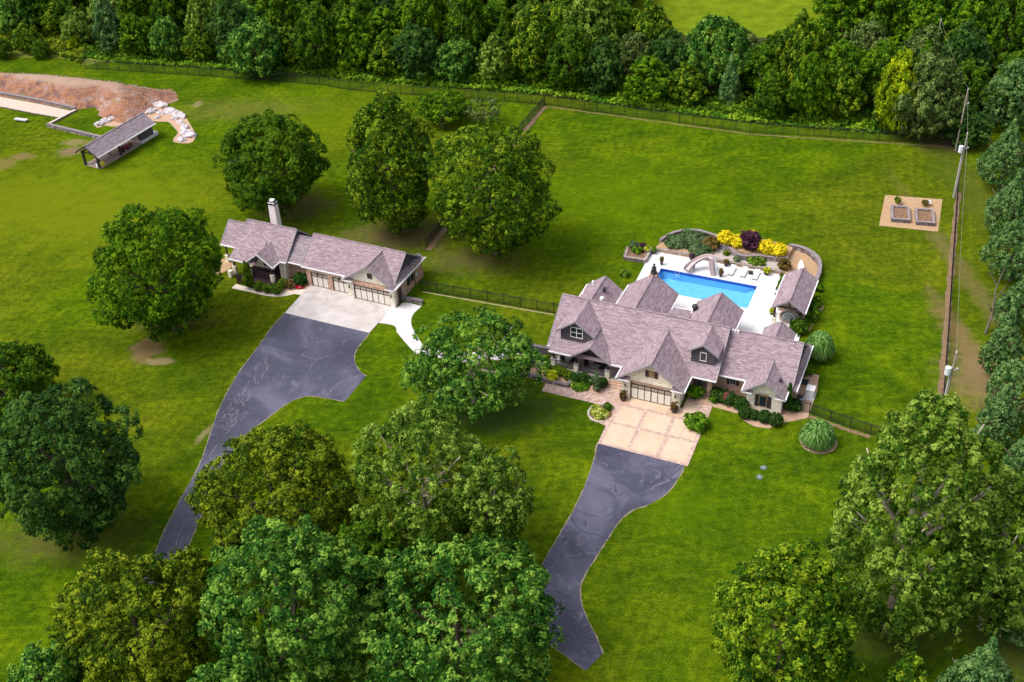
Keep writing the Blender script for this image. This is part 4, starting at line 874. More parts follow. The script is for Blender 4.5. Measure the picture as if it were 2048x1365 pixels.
T('oak_tree', 'dark tree cut by the left edge, half behind the large dark oak', 'deep', -90, 108, 678, 840, 19, dens=1.0)
T('oak_tree', 'very large dark green oak at the left edge of the photo', 'dark', -25, 272, 768, 1090, 20, r0=.5, dens=1.1, nl=60, lr=.24)
T('maple_tree', 'large olive yellow maple covering the left driveway', 'olive', 385, 722, 845, 1150, 21, r0=.4, nl=55, lr=.25)
T('sycamore_tree', 'light green sycamore with pale branches between the two driveways', 'light', 700, 985, 792, 1110, 22, bark=PALEBARK, prof='egg', r0=.3, nlimb=10, dens=.8, open_=.12, nl=48, lr=.22, fine=1.1)
T('sycamore_tree', 'lower light green sycamore leaning over the lawn beside the right driveway', 'light', 900, 1062, 895, 1120, 23, bark=PALEBARK, r0=.25, dens=.8, fine=1.1)
T('maple_tree', 'olive maple at the bottom left, below the end of the left driveway', 'olive', 120, 430, 1105, 1420, 24, r0=.4, nl=50, lr=.26)
T('small_tree', 'small dark olive tree at the lower end of the left driveway', 'olive', 325, 425, 1098, 1210, 25, r0=.2)
T('poplar_tree', 'broad fresh green tree below the olive maple, bottom centre left', 'fresh', 405, 745, 1045, 1400, 26, r0=.4, nl=70, lr=.2, fine=1.1, dens=.95)
T('poplar_tree', 'broad fresh green tree hanging over the bend of the right driveway', 'fresh', 700, 1125, 1060, 1420, 27, r0=.45, nl=80, lr=.19, fine=1.15, dens=.95)
T('small_tree', 'deep green tree wedged between the olive maple, the sycamore and the poplars', 'deep', 655, 810, 1030, 1200, 40, r0=.2)
T('poplar_tree', 'pale fresh green tree in the bottom left corner', 'fresh', 30, 170, 1285, 1480, 28, r0=.3)
T('poplar_tree', 'bright green tree cut by the bottom edge below the poplars', 'fresh', 350, 570, 1322, 1560, 29, r0=.3, fine=1.1)
T('sycamore_tree', 'huge sycamore with pale trunk at the right edge of the photo', 'light', 1668, 1985, 778, 1290, 30, bark=PALEBARK, prof='egg', r0=.55, nlimb=12, nl=80, lr=.18, fine=1.2, dens=.95, open_=.1)
T('sycamore_tree', 'second sycamore crown at the right edge, merging with the huge one', 'light', 1890, 2120, 940, 1275, 31, bark=PALEBARK, r0=.4, fine=1.2)
T('maple_tree', 'yellow tipped maple at the bottom right, below the open lawn', 'tip', 1425, 1718, 1098, 1440, 32, r0=.4, nl=55, lr=.24)
T('maple_tree', 'small bright tree cut by the bottom edge, left of the blue green pine', 'tip', 1770, 1850, 1320, 1450, 33, r0=.2)
T('pine_tree', 'blue green pine in the bottom right corner', 'blue', 1862, 2060, 1258, 1480, 34, prof='cone', r0=.3, fine=.85, nl=60, lr=.2)
rg_ = random.Random(55)
pines = [(1970, 2090, 120, 250, 'tallest at the top beside the far pole'), (1955, 2075, 240, 375, 'beside the transformer pole'), (1962, 2085, 345, 470, 'right of the raised beds'), (1975, 2095, 440, 560, 'above the bare trunks'),
         (1985, 2100, 540, 660, 'behind the bare trunks'), (1962, 2060, 610, 760, 'with a pointed blue top'), (1975, 2085, 715, 850, 'level with the near transformer'), (1942, 2050, 768, 905, 'touching the huge sycamore'), (1990, 2110, 850, 990, 'behind the huge sycamore'),
         (1985, 2120, 1150, 1290, 'low on the right edge below the sycamore')]
for i, (a, b, c_, d, w) in enumerate(pines):
    T('pine_tree', 'blue green pine on the right boundary, ' + w, 'blue', a, b, c_, d, 60 + i, prof='cone' if i % 3 else 'egg', r0=.22, fine=.72, nl=80, lr=.17, open_=.05, leaves=10, group='pines along the right boundary')
# leaning bare trunks at the pine belt
o = empty('bare_tree', at(1970, 668), 0, 'leaning pale trunk with bare branches at the edge of the pines', 'tree'); m = MB()
m.tube(smooth([(0, 0, 0), (.8, 1.0, 2.5), (1.2, 2.4, 5), (2.0, 3.0, 8)], 4), [.18, .17, .16, .15, .14, .13, .12, .11, .1, .09, .08, .06, .04], 7)
for s, e in (((.8, 1, 2.5), (-.3, 1.4, 4.2)), ((1.1, 1.9, 4), (2.4, 2.2, 6)), ((1.3, 2.5, 5.4), (.2, 3.4, 7.2)), ((.5, .6, 1.7), (1.8, .3, 3.0))): m.tube([s, Vector(s).lerp(Vector(e), .5) + Vector((.1, 0, .1)), e], [.08, .06, .02], 5)
m.build('trunk', flat('grey_bark', (.13, .11, .085), .9), o)

# ---------------------------------------------------------------- the wood: individual trees from shared crowns
KINDS = [('mid', 'egg', 4.8, 5.6), ('deep', 'egg', 5.0, 5.2), ('dark', 'egg', 4.8, 6.0), ('tip', 'egg', 4.4, 5.2), ('light', 'egg', 4.4, 5.0), ('blue', 'cone', 3.8, 6.6), ('grey', 'egg', 4.6, 4.8), ('deep', 'cone', 4.8, 6.6), ('yellow', 'egg', 3.6, 4.2), ('fresh', 'egg', 5.0, 4.8)]
DESC = ['mid green broadleaf tree', 'deep green rounded tree', 'dark green tall tree', 'green tree with yellow tips', 'light green feathery tree', 'blue green cedar', 'grey green tree', 'tall deep green tree', 'bright yellow green tree', 'fresh green broad tree']
PROT = []
for i, (kd, pf, R, a) in enumerate(KINDS):
    zc = a + .4
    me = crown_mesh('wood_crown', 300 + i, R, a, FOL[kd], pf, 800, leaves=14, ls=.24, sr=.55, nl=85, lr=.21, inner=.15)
    PROT.append((me, wood_mesh('trunk', 300 + i, R, a, zc, .2, BARK, 3), zc))
front_w = [at(x, y) for x, y in FRONT]
def front_y(x):
    for a, b in zip(front_w, front_w[1:]):
        if a.x <= x <= b.x: return a.y + (b.y - a.y) * (x - a.x) / (b.x - a.x)
    return front_w[-1].y
LM = [(140, 'above the earth bank'), (330, 'above the boulders'), (520, 'above the chimney tree'), (760, 'above the egg shaped tree'), (1000, 'left of the cross fence'), (1180, 'right of the cross fence'), (1400, 'above the empty lawn'), (1560, 'above the yellow shrubs'), (1760, 'above the pavilion'), (1900, 'by the far pole'), (2300, 'in the right corner')]
def proj(p):
    v = Vector(p) - Vector((0, 0, CAM_H)); d = v.dot(fwd); return 1024 + FPX * v.dot(RI) / d, 682.5 - FPX * v.dot(UP) / d
def wtree(x, y, i, s, row, rot, sz=1.0, label=None, name='wood_tree'):
    me, tr, zc = PROT[i]; o = empty(name, (x, y, -.1), rot); o.scale = (s, s, s * sz)
    link('crown', me, o, (0, 0, zc)); link('trunk', tr, o)
    px = proj((x, y, zc * s))[0]; w = next(t for lim, t in LM if px < lim)
    rowt = ('at the wood front', 'in the second row', 'deep in the wood', 'at the far wood edge')[row]
    tag(o, label or f'{DESC[i]} {rowt}, {w}', 'tree', f'{DESC[i].replace("tree", "trees").replace("cedar", "cedars")} {rowt}, {w}')
rng = random.Random(77)
pat = [3, 0, 5, 4, 5, 0, 9, 3, 4, 5, 0, 9, 3, 2, 4, 3, 1, 0, 3, 2, 9, 4, 3, 1, 2, 0, 3, 5, 7, 0, 3, 4, 2, 1, 0]
count = 0
for row in range(9):
    x = -134 - row * 5 + (row % 2) * 3.5; j = 0
    while x < 118 + row * 3:
        yy = front_y(x) + 4.5 + row * 7.6 + rng.uniform(-1.6, 1.6)
        fieldgap = x > 22 and yy > 246 - (x - 22) * .23 + rng.uniform(-2, 2)
        if x > 95 and yy > 262: fieldgap = True
        s = rng.uniform(.85, 1.15) * (.82 if row == 0 else 1.0 if row < 3 else 1.12)
        if row == 0: i = pat[j % len(pat)]
        else: i = rng.choice([0, 1, 2, 7, 7, 2, 1, 0, 3, 6, 4, 9])
        px, py = proj((x, yy, 14)); pt = proj((x, yy, 11.0 * s))
        if 1290 < pt[0] < 1665 and pt[1] < 22 + 22 * math.sin(x * .35) and rng.random() < .93: fieldgap = True
        if not fieldgap and -140 < px < 2190 and py > -150 and proj((x, yy, 0))[0] > -200:
            wtree(x + rng.uniform(-1, 1), yy, i, s * rng.uniform(.8, 1.12), min(3, row if row < 2 else (2 if row < 5 else 3)), rng.uniform(0, 6.28), rng.uniform(.85, 1.4)); count += 1
        x += rng.uniform(5.6, 7.6) * (.95 if row == 0 else 1.08); j += 1
print('wood trees', count)
# shrubs in the meadow at the far left
for (px, py, s, i, t) in ((60, 104, .62, 3, 'rounded yellowish shrub tree standing alone in the meadow at far left'), (85, 116, .40, 1, 'small dark shrub in front of the rounded one in the left meadow'), (8, 116, .45, 1, 'dark shrub at the left edge of the meadow'), (150, 100, .4, 8, 'bright bush at the left end of the wood')):
    p = at(px, py); wtree(p.x, p.y, i, s, 0, rng.uniform(0, 6), .9, t, 'meadow_shrub')
for (px, py, s, i, sz, t) in ((1785, 268, .95, 8, 1.7, 'tall bright yellow green tree behind the back fence near the far pole'), (1842, 276, 1.15, 6, 1.25, 'large grey green willow like tree left of the poles'), (1932, 292, .72, 2, .75, 'dark low tree under the transformer pole at the fence corner'), (520, 150, 1.1, 9, 1.0, 'wide flat topped light tree behind the back fence at upper left')):
    p = at(px, py); wtree(p.x, p.y, i, s, 0, rng.uniform(0, 6), sz, t)
# ground vines at the foot of the wood (nobody could count them)
def vines(name, pts, n, width, mat, seed, h=.9, ls=.42):
    rg = np.random.default_rng(seed); pts = np.array([[p.x, p.y] for p in pts]); seg = np.diff(pts, axis=0); Ls = np.hypot(*seg.T); cum = np.concatenate([[0], np.cumsum(Ls)])
    t = rg.uniform(0, cum[-1], n); k = np.clip(np.searchsorted(cum, t) - 1, 0, len(seg) - 1); f = (t - cum[k]) / Ls[k]
    P = pts[k] + seg[k] * f[:, None]; P[:, 1] += rg.uniform(-.1, 1, n) * width
    clump = .5 + .5 * np.sin(P[:, 0] * .7 + np.sin(P[:, 1] * .9) * 2) * np.sin(P[:, 1] * .8 + P[:, 0] * .23); z = rg.uniform(.02, 1, n) * h * (.3 + clump)
    C = np.column_stack([P, z]); Nn = rg.normal(size=(n, 3)) * .5 + np.array([0, -.2, 1]); Nn /= np.linalg.norm(Nn, axis=1, keepdims=True)
    T_ = np.cross(Nn, rg.normal(size=(n, 3))); T_ /= np.linalg.norm(T_, axis=1, keepdims=True); B = np.cross(Nn, T_); s = ls * rg.uniform(.5, 1.2, (n, 1))
    V = np.stack([C - T_ * s, C - B * s * .6, C + T_ * s, C + B * s * .6], 1).reshape(-1, 3)
    tt = np.repeat(np.clip(clump + rg.uniform(-.35, .35, n), 0, 1), 4)
    tag(link(name, quads(name, V, tt, mat)), kind='stuff')
vines('undergrowth', [at(x, y - 2) for x, y in FRONT[4:]], 26000, 6.5, FOL['vine'], 5)
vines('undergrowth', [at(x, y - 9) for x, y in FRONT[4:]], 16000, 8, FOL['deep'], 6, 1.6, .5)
vines('undergrowth', [at(x, y + 12) for x, y in FRONT[:5]], 9000, 12, FOL['olive'], 7, .9, .5)

rg = np.random.default_rng(12)
def litter(px0, px1, py0, py1, n, mat, smax):
    a = rg.uniform(0, 1, (n, 2)); V = []
    for i in range(n):
        p = at(px0 + (px1 - px0) * a[i, 0], py0 + (py1 - py0) * a[i, 1], .03); t = rg.uniform(0, 6.28); q = rg.uniform(.3, 1) * smax; d = Vector((math.cos(t), math.sin(t), .2)) * q; e = Vector((-math.sin(t), math.cos(t), .1)) * q * .6
        V += [p - d, p - e, p + d, p + e]
    tag(link('fallen_leaves', quads('fallen_leaves', np.array([tuple(v) for v in V]), np.zeros(len(V)), mat)), kind='stuff')
litter(1300, 1720, 860, 1240, 260, flat('dry_leaf', (.26, .27, .09), .9), .085)
litter(0, 460, 880, 1180, 90, flat('dry_leaf', (.26, .26, .09), .9), .085)
litter(1950, 2048, 300, 760, 120, flat('brown_leaf', (.30, .17, .08), .9), .16)
# ---------------------------------------------------------------- garden shrubs
def shrub(name, label, p, R, h, kind, seed=1, prof='round', dens=1.0, ls=.13, sr=.2, group=None, z0=0.0, lr=.26, nl=26, cat='shrub', leaves=9):
    a = h / 2; area = 4 * math.pi * ((R * R * a * a * 2 + R ** 4) / 3) ** .5; p = Vector(p)
    n = int(max(40, min(900, area / (sr * sr) * .55 * dens)))
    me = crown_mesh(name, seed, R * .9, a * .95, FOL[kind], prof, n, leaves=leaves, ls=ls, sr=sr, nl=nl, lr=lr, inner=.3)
    o = empty(name, (p.x, p.y, z0), 0, label, cat, group); link('foliage', me, o, (0, 0, a))
    MB().tube([(0, 0, 0), (.03, .02, a)], [.07, .03], 6).build('stem', BARK, o); return o
def ball(label, p, R, kind='box', seed=1, group='clipped boxwood balls'):
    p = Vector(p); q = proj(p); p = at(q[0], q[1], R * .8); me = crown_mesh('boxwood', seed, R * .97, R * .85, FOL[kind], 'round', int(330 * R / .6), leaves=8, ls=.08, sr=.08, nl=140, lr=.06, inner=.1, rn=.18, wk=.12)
    o = empty('boxwood_ball', (p.x, p.y, 0), 0, label, 'shrub', group); link('foliage', me, o, (0, 0, R * .85)); MB().tube([(0, 0, 0), (0, 0, R)], .05, 6).build('stem', BARK, o)
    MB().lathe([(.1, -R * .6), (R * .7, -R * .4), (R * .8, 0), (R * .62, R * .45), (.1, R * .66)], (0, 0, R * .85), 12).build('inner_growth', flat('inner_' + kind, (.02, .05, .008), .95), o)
# by the guest house
for i, (x, y, R, t) in enumerate(((517, 573, .78, 'boxwood ball right of the pointed cypress by the guest house porch'), (535, 577, .74, 'second boxwood ball from the cypress by the guest house porch'), (553, 578, .86, 'largest boxwood ball in front of the guest house pier'), (566, 567, .76, 'boxwood ball nearest to the brick link wall'))): ball(t, at(x, y), R, 'box', 100 + i, 'boxwood balls at the guest house')
shrub('cypress', 'pointed conical evergreen in front of the guest house porch', at(499, 576), .98, 4.4, 'box', 110, 'cone', 1.6, group=None, nl=60, lr=.14)
shrub('bush', 'dark green bush left of the single garage doors', at(603, 567), 1.5, 1.5, 'yew', 111, ls=.16)
shrub('bush', 'thin reddish bush between the boxwood ball and the dark bush', at(582, 577), .7, 1.3, 'rust', 112, dens=.4)
o = empty('disc_sled', at(600.5, 575), 0, 'round red plastic saucer lying in the bed by the garage', 'saucer'); MB().lathe([(.3, .06), (.62, .22), (.66, .26), (.6, .26), (.3, .12)], n=20).build('shell', RED, o)
MB().lathe([(.18, .1), (.16, .3), (.05, .36)], n=10).build('hub', flat('pink_plastic', (.8, .25, .32), .4), o)
# main house front
fr = [(1097, 716, .55, 'box'), (1103, 725, .5, 'box'), (1100, 733, .5, 'box'), (1093, 735, .5, 'box'), (1113, 738, .6, 'box'), (1124, 744, .75, 'box'), (1137, 751, .78, 'box'), (1153, 757, .85, 'yew'), (1167, 757, .9, 'yew'), (1204, 766, .8, 'yew')]
wh = ['topmost in the porch corner', 'second below the porch corner', 'right of the yellow spirea, by the corner pier', 'left edge of the bed above the spirea', 'behind the yellow spirea', 'just right of the yellow spirea', 'at the end of the tan bed', 'dark, below the middle porch pier', 'dark, right of the middle porch pier', 'dark, beside the porch steps']
for i, (x, y, R, kd) in enumerate(fr): ball('clipped round shrub below the front porch, ' + wh[i], at(x, y), R * .9, kd, 120 + i, 'clipped shrubs below the front porch')
shrub('spirea', 'bright yellow spirea on the low planter by the front porch', at(1104, 760), .85, 1.3, 'lime', 131, ls=.14)
shrub('bush', 'low green bush on pale gravel at the retaining wall', at(1073, 722), .7, .9, 'vine', 132)
shrub('cypress', 'slim dark cypress beside the entry steps', at(1193, 783), .55, 3.0, 'junip', 133, 'cone', 1.4, nl=40, lr=.16)
shrub('bush', 'blue green hosta clump below the porch railing', at(1180, 766), .7, .8, 'junip', 134, ls=.18)
shrub('bush', 'flat green ground cover along the front walk', at(1160, 772), 1.5, .6, 'vine', 135, 'dome')
shrub('bush', 'low pale green plant at the corner of the front walk', at(1148, 770), .7, .5, 'hosta', 136, 'dome')
for i, (u, v, R, kd, t) in enumerate(((-3.2, -3.5, .5, 'hosta', 'upper left'), (-2.0, -4.2, .52, 'hosta', 'right hand'), (-3.1, -4.3, .5, 'hosta', 'lower left'), (-2.3, -4.9, .55, 'hosta', 'lowest'), (-2.6, -3.9, .4, 'hosta', 'central'))):
    shrub('hosta', t + ' yellow green hosta in the round driveway bed', mw(u, v), R, .55, kd, 140 + i, 'dome', ls=.17, group='hostas in the round driveway bed', cat='plant')
shrub('bush', 'dark green plant at the top of the hosta bed', mw(-1.9, -3.0), .55, .9, 'mid', 146)
shrub('hydrangea', 'lush bright green hydrangea on the edge of the tan driveway', mw(8.7, -2.5), 1.6, 1.6, 'vine', 147, ls=.24, sr=.3)
shrub('bush', 'small dark red shrub behind the driveway hydrangea', mw(8.6, -1.0), .55, .9, 'purple', 148)
shrub('bush', 'dark green rhododendron at the brick wall right of the garage', at(1391, 792), 1.15, 1.5, 'mid', 149, ls=.2)
for i in range(5):
    t = i / 4; shrub('hedge_shrub', 'dark yew in the hedge under the brick wing, number %s from the stone gable' % ('five', 'four', 'three', 'two', 'one')[i], at(1432 + 52 * t, 789 + 17 * t, .75) * 1.0, .95, 1.5, 'yew', 150 + i, ls=.12, group='dark yew hedge under the brick wing')
shrub('rose_bush', 'pink flowering rose bush in the tan bed by the brick wing', at(1449, 806), .6, 1.5, 'pink', 156)
shrub('bush', 'small loose green bush left of the rose', at(1427, 804), .6, .9, 'mid', 157)
for i, (x, y, R, t) in enumerate(((1490, 824, .98, 'leftmost'), (1508, 828, .78, 'smallest, second from left'), (1529, 832, 1.0, 'third from left'), (1552, 838, 1.05, 'rightmost'))): ball('dark clipped yew ball under the stone gable window, ' + t, at(x, y + 2), R * .86, 'yew', 160 + i, 'yew balls under the stone gable')
shrub('cypress', 'tall slim dark cypress at the right corner of the stone gable', at(1574, 822), .55, 4.2, 'yew', 170, 'cone', 1.6, nl=40, lr=.16)
shrub('bush', 'dark bush beside the air conditioner', at(1588, 818), 1.0, 1.3, 'yew', 171)
shrub('bush', 'small rounded shrub with yellow flowers at the side wall', at(1613, 750), .95, 1.3, 'mid', 172)
for i, (x, y, R, t) in enumerate(((1618, 640, 1.3, 'upper'), (1600, 664, 1.5, 'lower'), (1630, 618, 1.0, 'top'))): shrub('bush', t + ' dark green bush along the right side of the pavilion', at(x, y), R, 1.8, 'deep', 173 + i, ls=.18)
shrub('bush', 'low plant at the pavilion back corner', at(1637, 582), .7, .8, 'mid', 177)
def pampas(label, p, R, h, seed):
    rg = np.random.default_rng(seed); n = 4200; p = Vector(p); p.z = 0; o = empty('pampas_grass', p, 0, label, 'ornamental grass')
    an = rg.uniform(0, 2 * math.pi, n); el = np.arcsin(rg.uniform(-.15, 1, n)); rr = rg.uniform(.72, 1.0, n); k = 6; pts = []
    rad = np.stack([np.cos(an), np.sin(an), 0 * an], 1); side = np.stack([-np.sin(an), np.cos(an), 0 * an], 1); ln = rg.uniform(.7, 1.25, n); sw_ = rg.normal(size=n) * .5
    for j in range(k):
        t = j / (k - 1); r = R * rr * (np.cos(el) * .86) + ln * (.62 * t - .10 * t * t); z = h * .47 + h * .50 * rr * np.sin(el) + ln * (.55 * t - 1.25 * t * t)
        c = rad * r[:, None] + side * (sw_ * t * t * .5)[:, None]; c[:, 2] = np.maximum(z, .03); pts.append((c, side * (.085 * (1 - t * .85))))
    V = np.stack([np.stack([A - w, A + w, B + w2, B - w2], 1) for (A, w), (B, w2) in zip(pts, pts[1:])], 1).reshape(-1, 3)
    tt = np.repeat(np.repeat(np.clip(.5 + rg.normal(size=n) * .3, 0, 1), k - 1), 4)
    link('blades', quads('pampas', V, tt, FOL['pampas']), o)
pampas('large mound of pampas grass in its own round bed near the lower fence', at(1636, 869, 1.4) * 1.0, 1.85, 3.1, 1)
pampas('large mound of pampas grass at the right side of the main house', at(1640, 691, 1.9), 1.6, 3.9, 2)
# pool terrace planting
J = mw
for i, (u, v, R, t) in enumerate(((-4.6, 35.0, 2.1, 'left'), (-2.4, 36.4, 2.2, 'back'), (-1.2, 34.3, 1.9, 'right'), (-3.6, 37.2, 1.5, 'far'))): shrub('juniper', t + ' part of the spreading blue green junipers behind the pool', J(u, v), R, 1.3, 'junip', 180 + i, 'dome', 1.1, ls=.17, sr=.26, z0=.1, group='spreading junipers behind the pool')
shrub('barberry', 'rust brown shrub between the junipers and the yellow shrubs', J(.2, 35.6), 1.35, 1.6, 'rust', 185, ls=.15, z0=.3)
for i, (u, v, R, h, t) in enumerate(((2.0, 37.2, 1.25, 2.0, 'leftmost'), (3.8, 37.2, 1.35, 1.7, 'left of the purple tree'), (5.4, 38.8, .8, 2.0, 'behind the purple tree'), (7.9, 36.8, 1.45, 1.9, 'right of the purple tree'), (9.6, 36.8, 1.35, 1.7, 'rightmost'))): shrub('golden_shrub', 'bright yellow shrub on the pool terrace, ' + t, J(u, v - .5), R * 1.08, h, 'gold', 190 + i, ls=.12, sr=.17, dens=1.3, nl=70, lr=.16, z0=.75, group='bright yellow shrubs on the pool terrace')
shrub('japanese_maple', 'dark purple japanese maple between the yellow shrubs', J(5.6, 36.5), 1.75, 2.9, 'purple', 196, ls=.13, nl=50, lr=.2, z0=.75, cat='tree')
shrub('bush', 'pale green low plant under the wavy wall', J(7.0, 33.9), 1.5, .7, 'light', 197, 'dome', z0=.3)
shrub('bush', 'dark green and red rounded shrub left of the paddle board', J(10.9, 33.9), 1.15, 1.4, 'rust', 198, z0=.3)
shrub('bush', 'tiny round bush on the pink gravel behind the slide', J(2.7, 34.6), .45, .6, 'olive', 199, z0=.35)
shrub('bush', 'small grey green bush behind the first lounger', J(4.5, 33.3), .5, .7, 'junip', 200, z0=.35)
shrub('bush', 'green plants in the corner planter', J(-9.3, 31.3), 1.0, .6, 'mid', 201, 'dome', z0=.35)
shrub('bush', 'feathery green plants left of the stone urns', J(-10.2, 32.3), .8, .8, 'junip', 202, z0=.3)
shrub('bush', 'tall narrow green bush on the left side of the pavilion', J(11.7, 30.4), .6, 1.8, 'deep', 203)
shrub('bush', 'slim green bush by the pavilion wall', J(11.6, 28.6), .5, 1.5, 'deep', 204)
shrub('bush', 'pale tuft behind the main roof gable at the lawn', J(-9.2, 25.2), .7, .8, 'light', 205)
def pot(label, p, r, h, mat, plant=None, seed=1, ph=.6, pr=None, cat='potted plant'):
    o = empty('plant_pot', p, 0, label, cat); MB().lathe([(r * .7, 0), (r, h * .85), (r * 1.12, h * .86), (r * 1.12, h), (r * .9, h), (r * .85, h * .9)], n=12).build('pot', mat, o)
    if plant:
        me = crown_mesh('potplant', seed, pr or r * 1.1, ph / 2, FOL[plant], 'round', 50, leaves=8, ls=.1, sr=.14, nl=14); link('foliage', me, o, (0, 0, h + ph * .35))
DK = flat('dark_pot', (.05, .045, .05), .6); PALE = flat('pale_urn', (.42, .36, .37), .7)
pot('dark pot with spiky plant at the far left pool corner', J(-5.2, 29.5), .22, .7, DK, 'rust', 1, .8)
pot('dark pot with tall brown plant beside the slide', J(3.3, 29.3), .22, .5, DK, 'rust', 2, 1.1)
pot('dark square planter with yellow flowers by the last lounger', J(9.0, 31.9), .38, .5, DK, 'lime', 3, .8, .55)
pot('dark pot at the far terrace wall left of the first lounger', J(3.3, 32.2), .32, .7, DK, 'rust', 4, .4)
pot('dark pot with green plant in the far left deck corner', J(-7.1, 32.0), .35, .6, DK, 'mid', 5, .7)
pot('dark pot at the far wall between juniper and slide', J(-1.6, 32.1), .32, .6, DK, 'purple', 6, .4)
pot('wide pale urn with dark plant in the corner planter', J(-8.9, 32.2, .38), .62, .45, PALE, 'purple', 7, .4)
pot('smaller pale urn with lime plant in the corner planter', J(-8.0, 31.7, .38), .42, .4, PALE, 'lime', 8, .4)
pot('black planter with plants left of the main garage door', J(-.75, -.75), .42, .6, DK, 'rust', 9, 1.1)
pot('black planter with plants right of the main garage door', J(5.6, -.8), .42, .6, DK, 'rust', 10, 1.1)
pot('green plant in a dark pot on the left side of the pavilion', J(11.8, 22.8), .25, .4, DK, 'lime', 11, .7)
pot('dark box planter at the pavilion wall', J(11.6, 26.9), .35, .6, DK)
for u, v in ((-.75, -.75), (5.6, -.8)): sheet('paving_pad', [J(u - .8, v - .75), J(u + .8, v - .75), J(u + .8, v + .6), J(u - .8, v + .6)], .078, BRICKTAN, kind='structure')
# porch furniture
def chair(label, p, rz, z=.5):
    o = empty('porch_chair', (p.x, p.y, z), HM + rz, label, 'chair', 'dark chairs on the front porch')
    MB().box(-.3, .3, -.3, .3, .38, .46).build('seat', BLACK, o); MB().box(-.3, .3, .25, .32, .46, 1.0).build('backrest', BLACK, o)
    for x in (-.26, .26):
        for y in (-.26, .26): MB().box(x - .03, x + .03, y - .03, y + .03, 0, .38).build('leg', BLACK, o)
chair('dark porch chair at the left end of the front porch', mw(-10.0, 3.3), .5); chair('dark porch chair left of the middle pier', mw(-8.7, 3.4), -.3); chair('dark porch chair behind the right railing', mw(-4.9, 3.2), -.6); chair('dark porch chair near the middle of the right railing', mw(-6.9, 3.3), .3)
# utilities at the side of the house
o = empty('generator', mw(19.85, 7.6), HM, 'white standby generator box at the right side of the main house', 'generator')
MB().box(-.62, .62, -.95, .75, 0, .12).build('base', CONC, o); MB().box(-.48, .45, -.4, .65, .12, 1.15).build('body', WHITE, o); MB().box(-.52, .49, -.44, .69, 1.15, 1.22).build('lid', WHITE, o)
o = empty('air_conditioner', mw(18.95, 5.9), 0, 'round grey air conditioner unit by the generator', 'air conditioner'); MB().lathe([(.5, 0), (.5, .95), (.46, 1.0)], n=20).build('body', flat('grey_metal', (.35, .38, .40), .5), o); MB().lathe([(.42, 1.0), (.42, 1.03), (.2, 1.06)], n=20).build('grille', BLACK, o)
o = empty('window_well', mw(18.75, 9.9), HM, 'dark square grate with brick rim against the side wall', 'grate'); MB().box(-.62, .62, -.8, .8, 0, .16).build('rim', BRICKTAN, o); MB().box(-.45, .45, -.62, .62, .16, .19).build('grate', BLACK, o)
o = empty('grill', mw(16.9, 14.6), 0, 'round dark covered grill behind the back corner of the house', 'grill'); MB().lathe([(.3, 0), (.35, .5), (.55, .6), (.6, .8), (.4, 1.1), (.1, 1.2)], n=14).build('body', DK, o); MB().lathe([(.1, 1.2), (.12, 1.3)], n=8).build('knob', METALW, o)
for i, (x, y, t) in enumerate(((1527, 936, 'upper'), (1519, 955, 'lower'))):
    o = empty('tank_cover', at(x, y), 0, t + ' of two small round grey tank covers in the front lawn', 'cover'); MB().lathe([(.36, 0), (.36, .05), (.3, .08)], n=18).build('lid', flat('grey_cover', (.13, .17, .17), .6), o); MB().box(-.05, .05, -.05, .05, .11, .14).build('handle', METALW, o)
# garden beds
dirt = sheet('garden_plot', A_([(1770, 391), (1885, 399.5), (1876, 464), (1758, 452)]), .04, MULCH, kind='structure')
bd = Vector(at(1885, 399.5) - at(1770, 391)); BR = math.atan2(bd.y, bd.x)
def rbed(label, px, py, L, Wd, seed):
    o = empty('raised_bed', at(px, py), BR, label, 'raised bed'); r = random.Random(seed); s = MB(); c = MB()
    for k in range(2):
        for x0, x1, y0, y1, ax in ((0, Wd, 0, .3, 0), (0, Wd, L - .3, L, 0), (0, .3, .3, L - .3, 1), (Wd - .3, Wd, .3, L - .3, 1)):
            t = x0 if ax == 0 else y0; e = x1 if ax == 0 else y1
            while t < e - .05:
                w = min(r.uniform(.35, .6), e - t); cx = t + w / 2
                s.rbox((cx if ax == 0 else (x0 + x1) / 2, (y0 + y1) / 2 if ax == 0 else cx, .15 + k * .28), w - .03 if ax == 0 else .3, .3 if ax == 0 else w - .03, .25, 0, .02, r); t += w
    for x0, x1, y0, y1 in ((-.05, Wd + .05, -.05, .32), (-.05, Wd + .05, L - .32, L + .05), (-.05, .32, .32, L - .32), (Wd - .32, Wd + .05, .32, L - .32)): c.box(x0, x1, y0, y1, .58, .65)
    tag(s.build('stones', DARKST, o), kind='stuff'); c.build('cap', PINKCAP, o); MB().box(.3, Wd - .3, .3, L - .3, .0, .42).build('soil', SOIL, o); return o
b1 = at(1782, 445); b2 = at(1831, 450)
rbed('left stone raised garden bed with a small yellow shrub', 1782, 445, 4.0, 2.6, 1); rbed('right stone raised garden bed with dry stems and a white sack', 1831, 451, 4.0, 2.6, 2)
shrub('bush', 'small yellow green shrub in the left raised bed', at(1795, 409), .55, .7, 'olive', 210, z0=.4)
shrub('bush', 'dry tan stems in the right raised bed', at(1850, 413), .5, .5, 'rust', 211, z0=.4, dens=.5)
o = empty('sack', at(1857, 412) + Vector((0, 0, .45)), 0, 'crumpled white sack in the right raised bed', 'sack'); MB().lathe([(.3, 0), (.42, .12), (.3, .28), (.12, .36)], n=9).build('bag', WHITE, o); MB().lathe([(.13, .34), (.16, .42)], n=7).build('neck', WHITE, o)

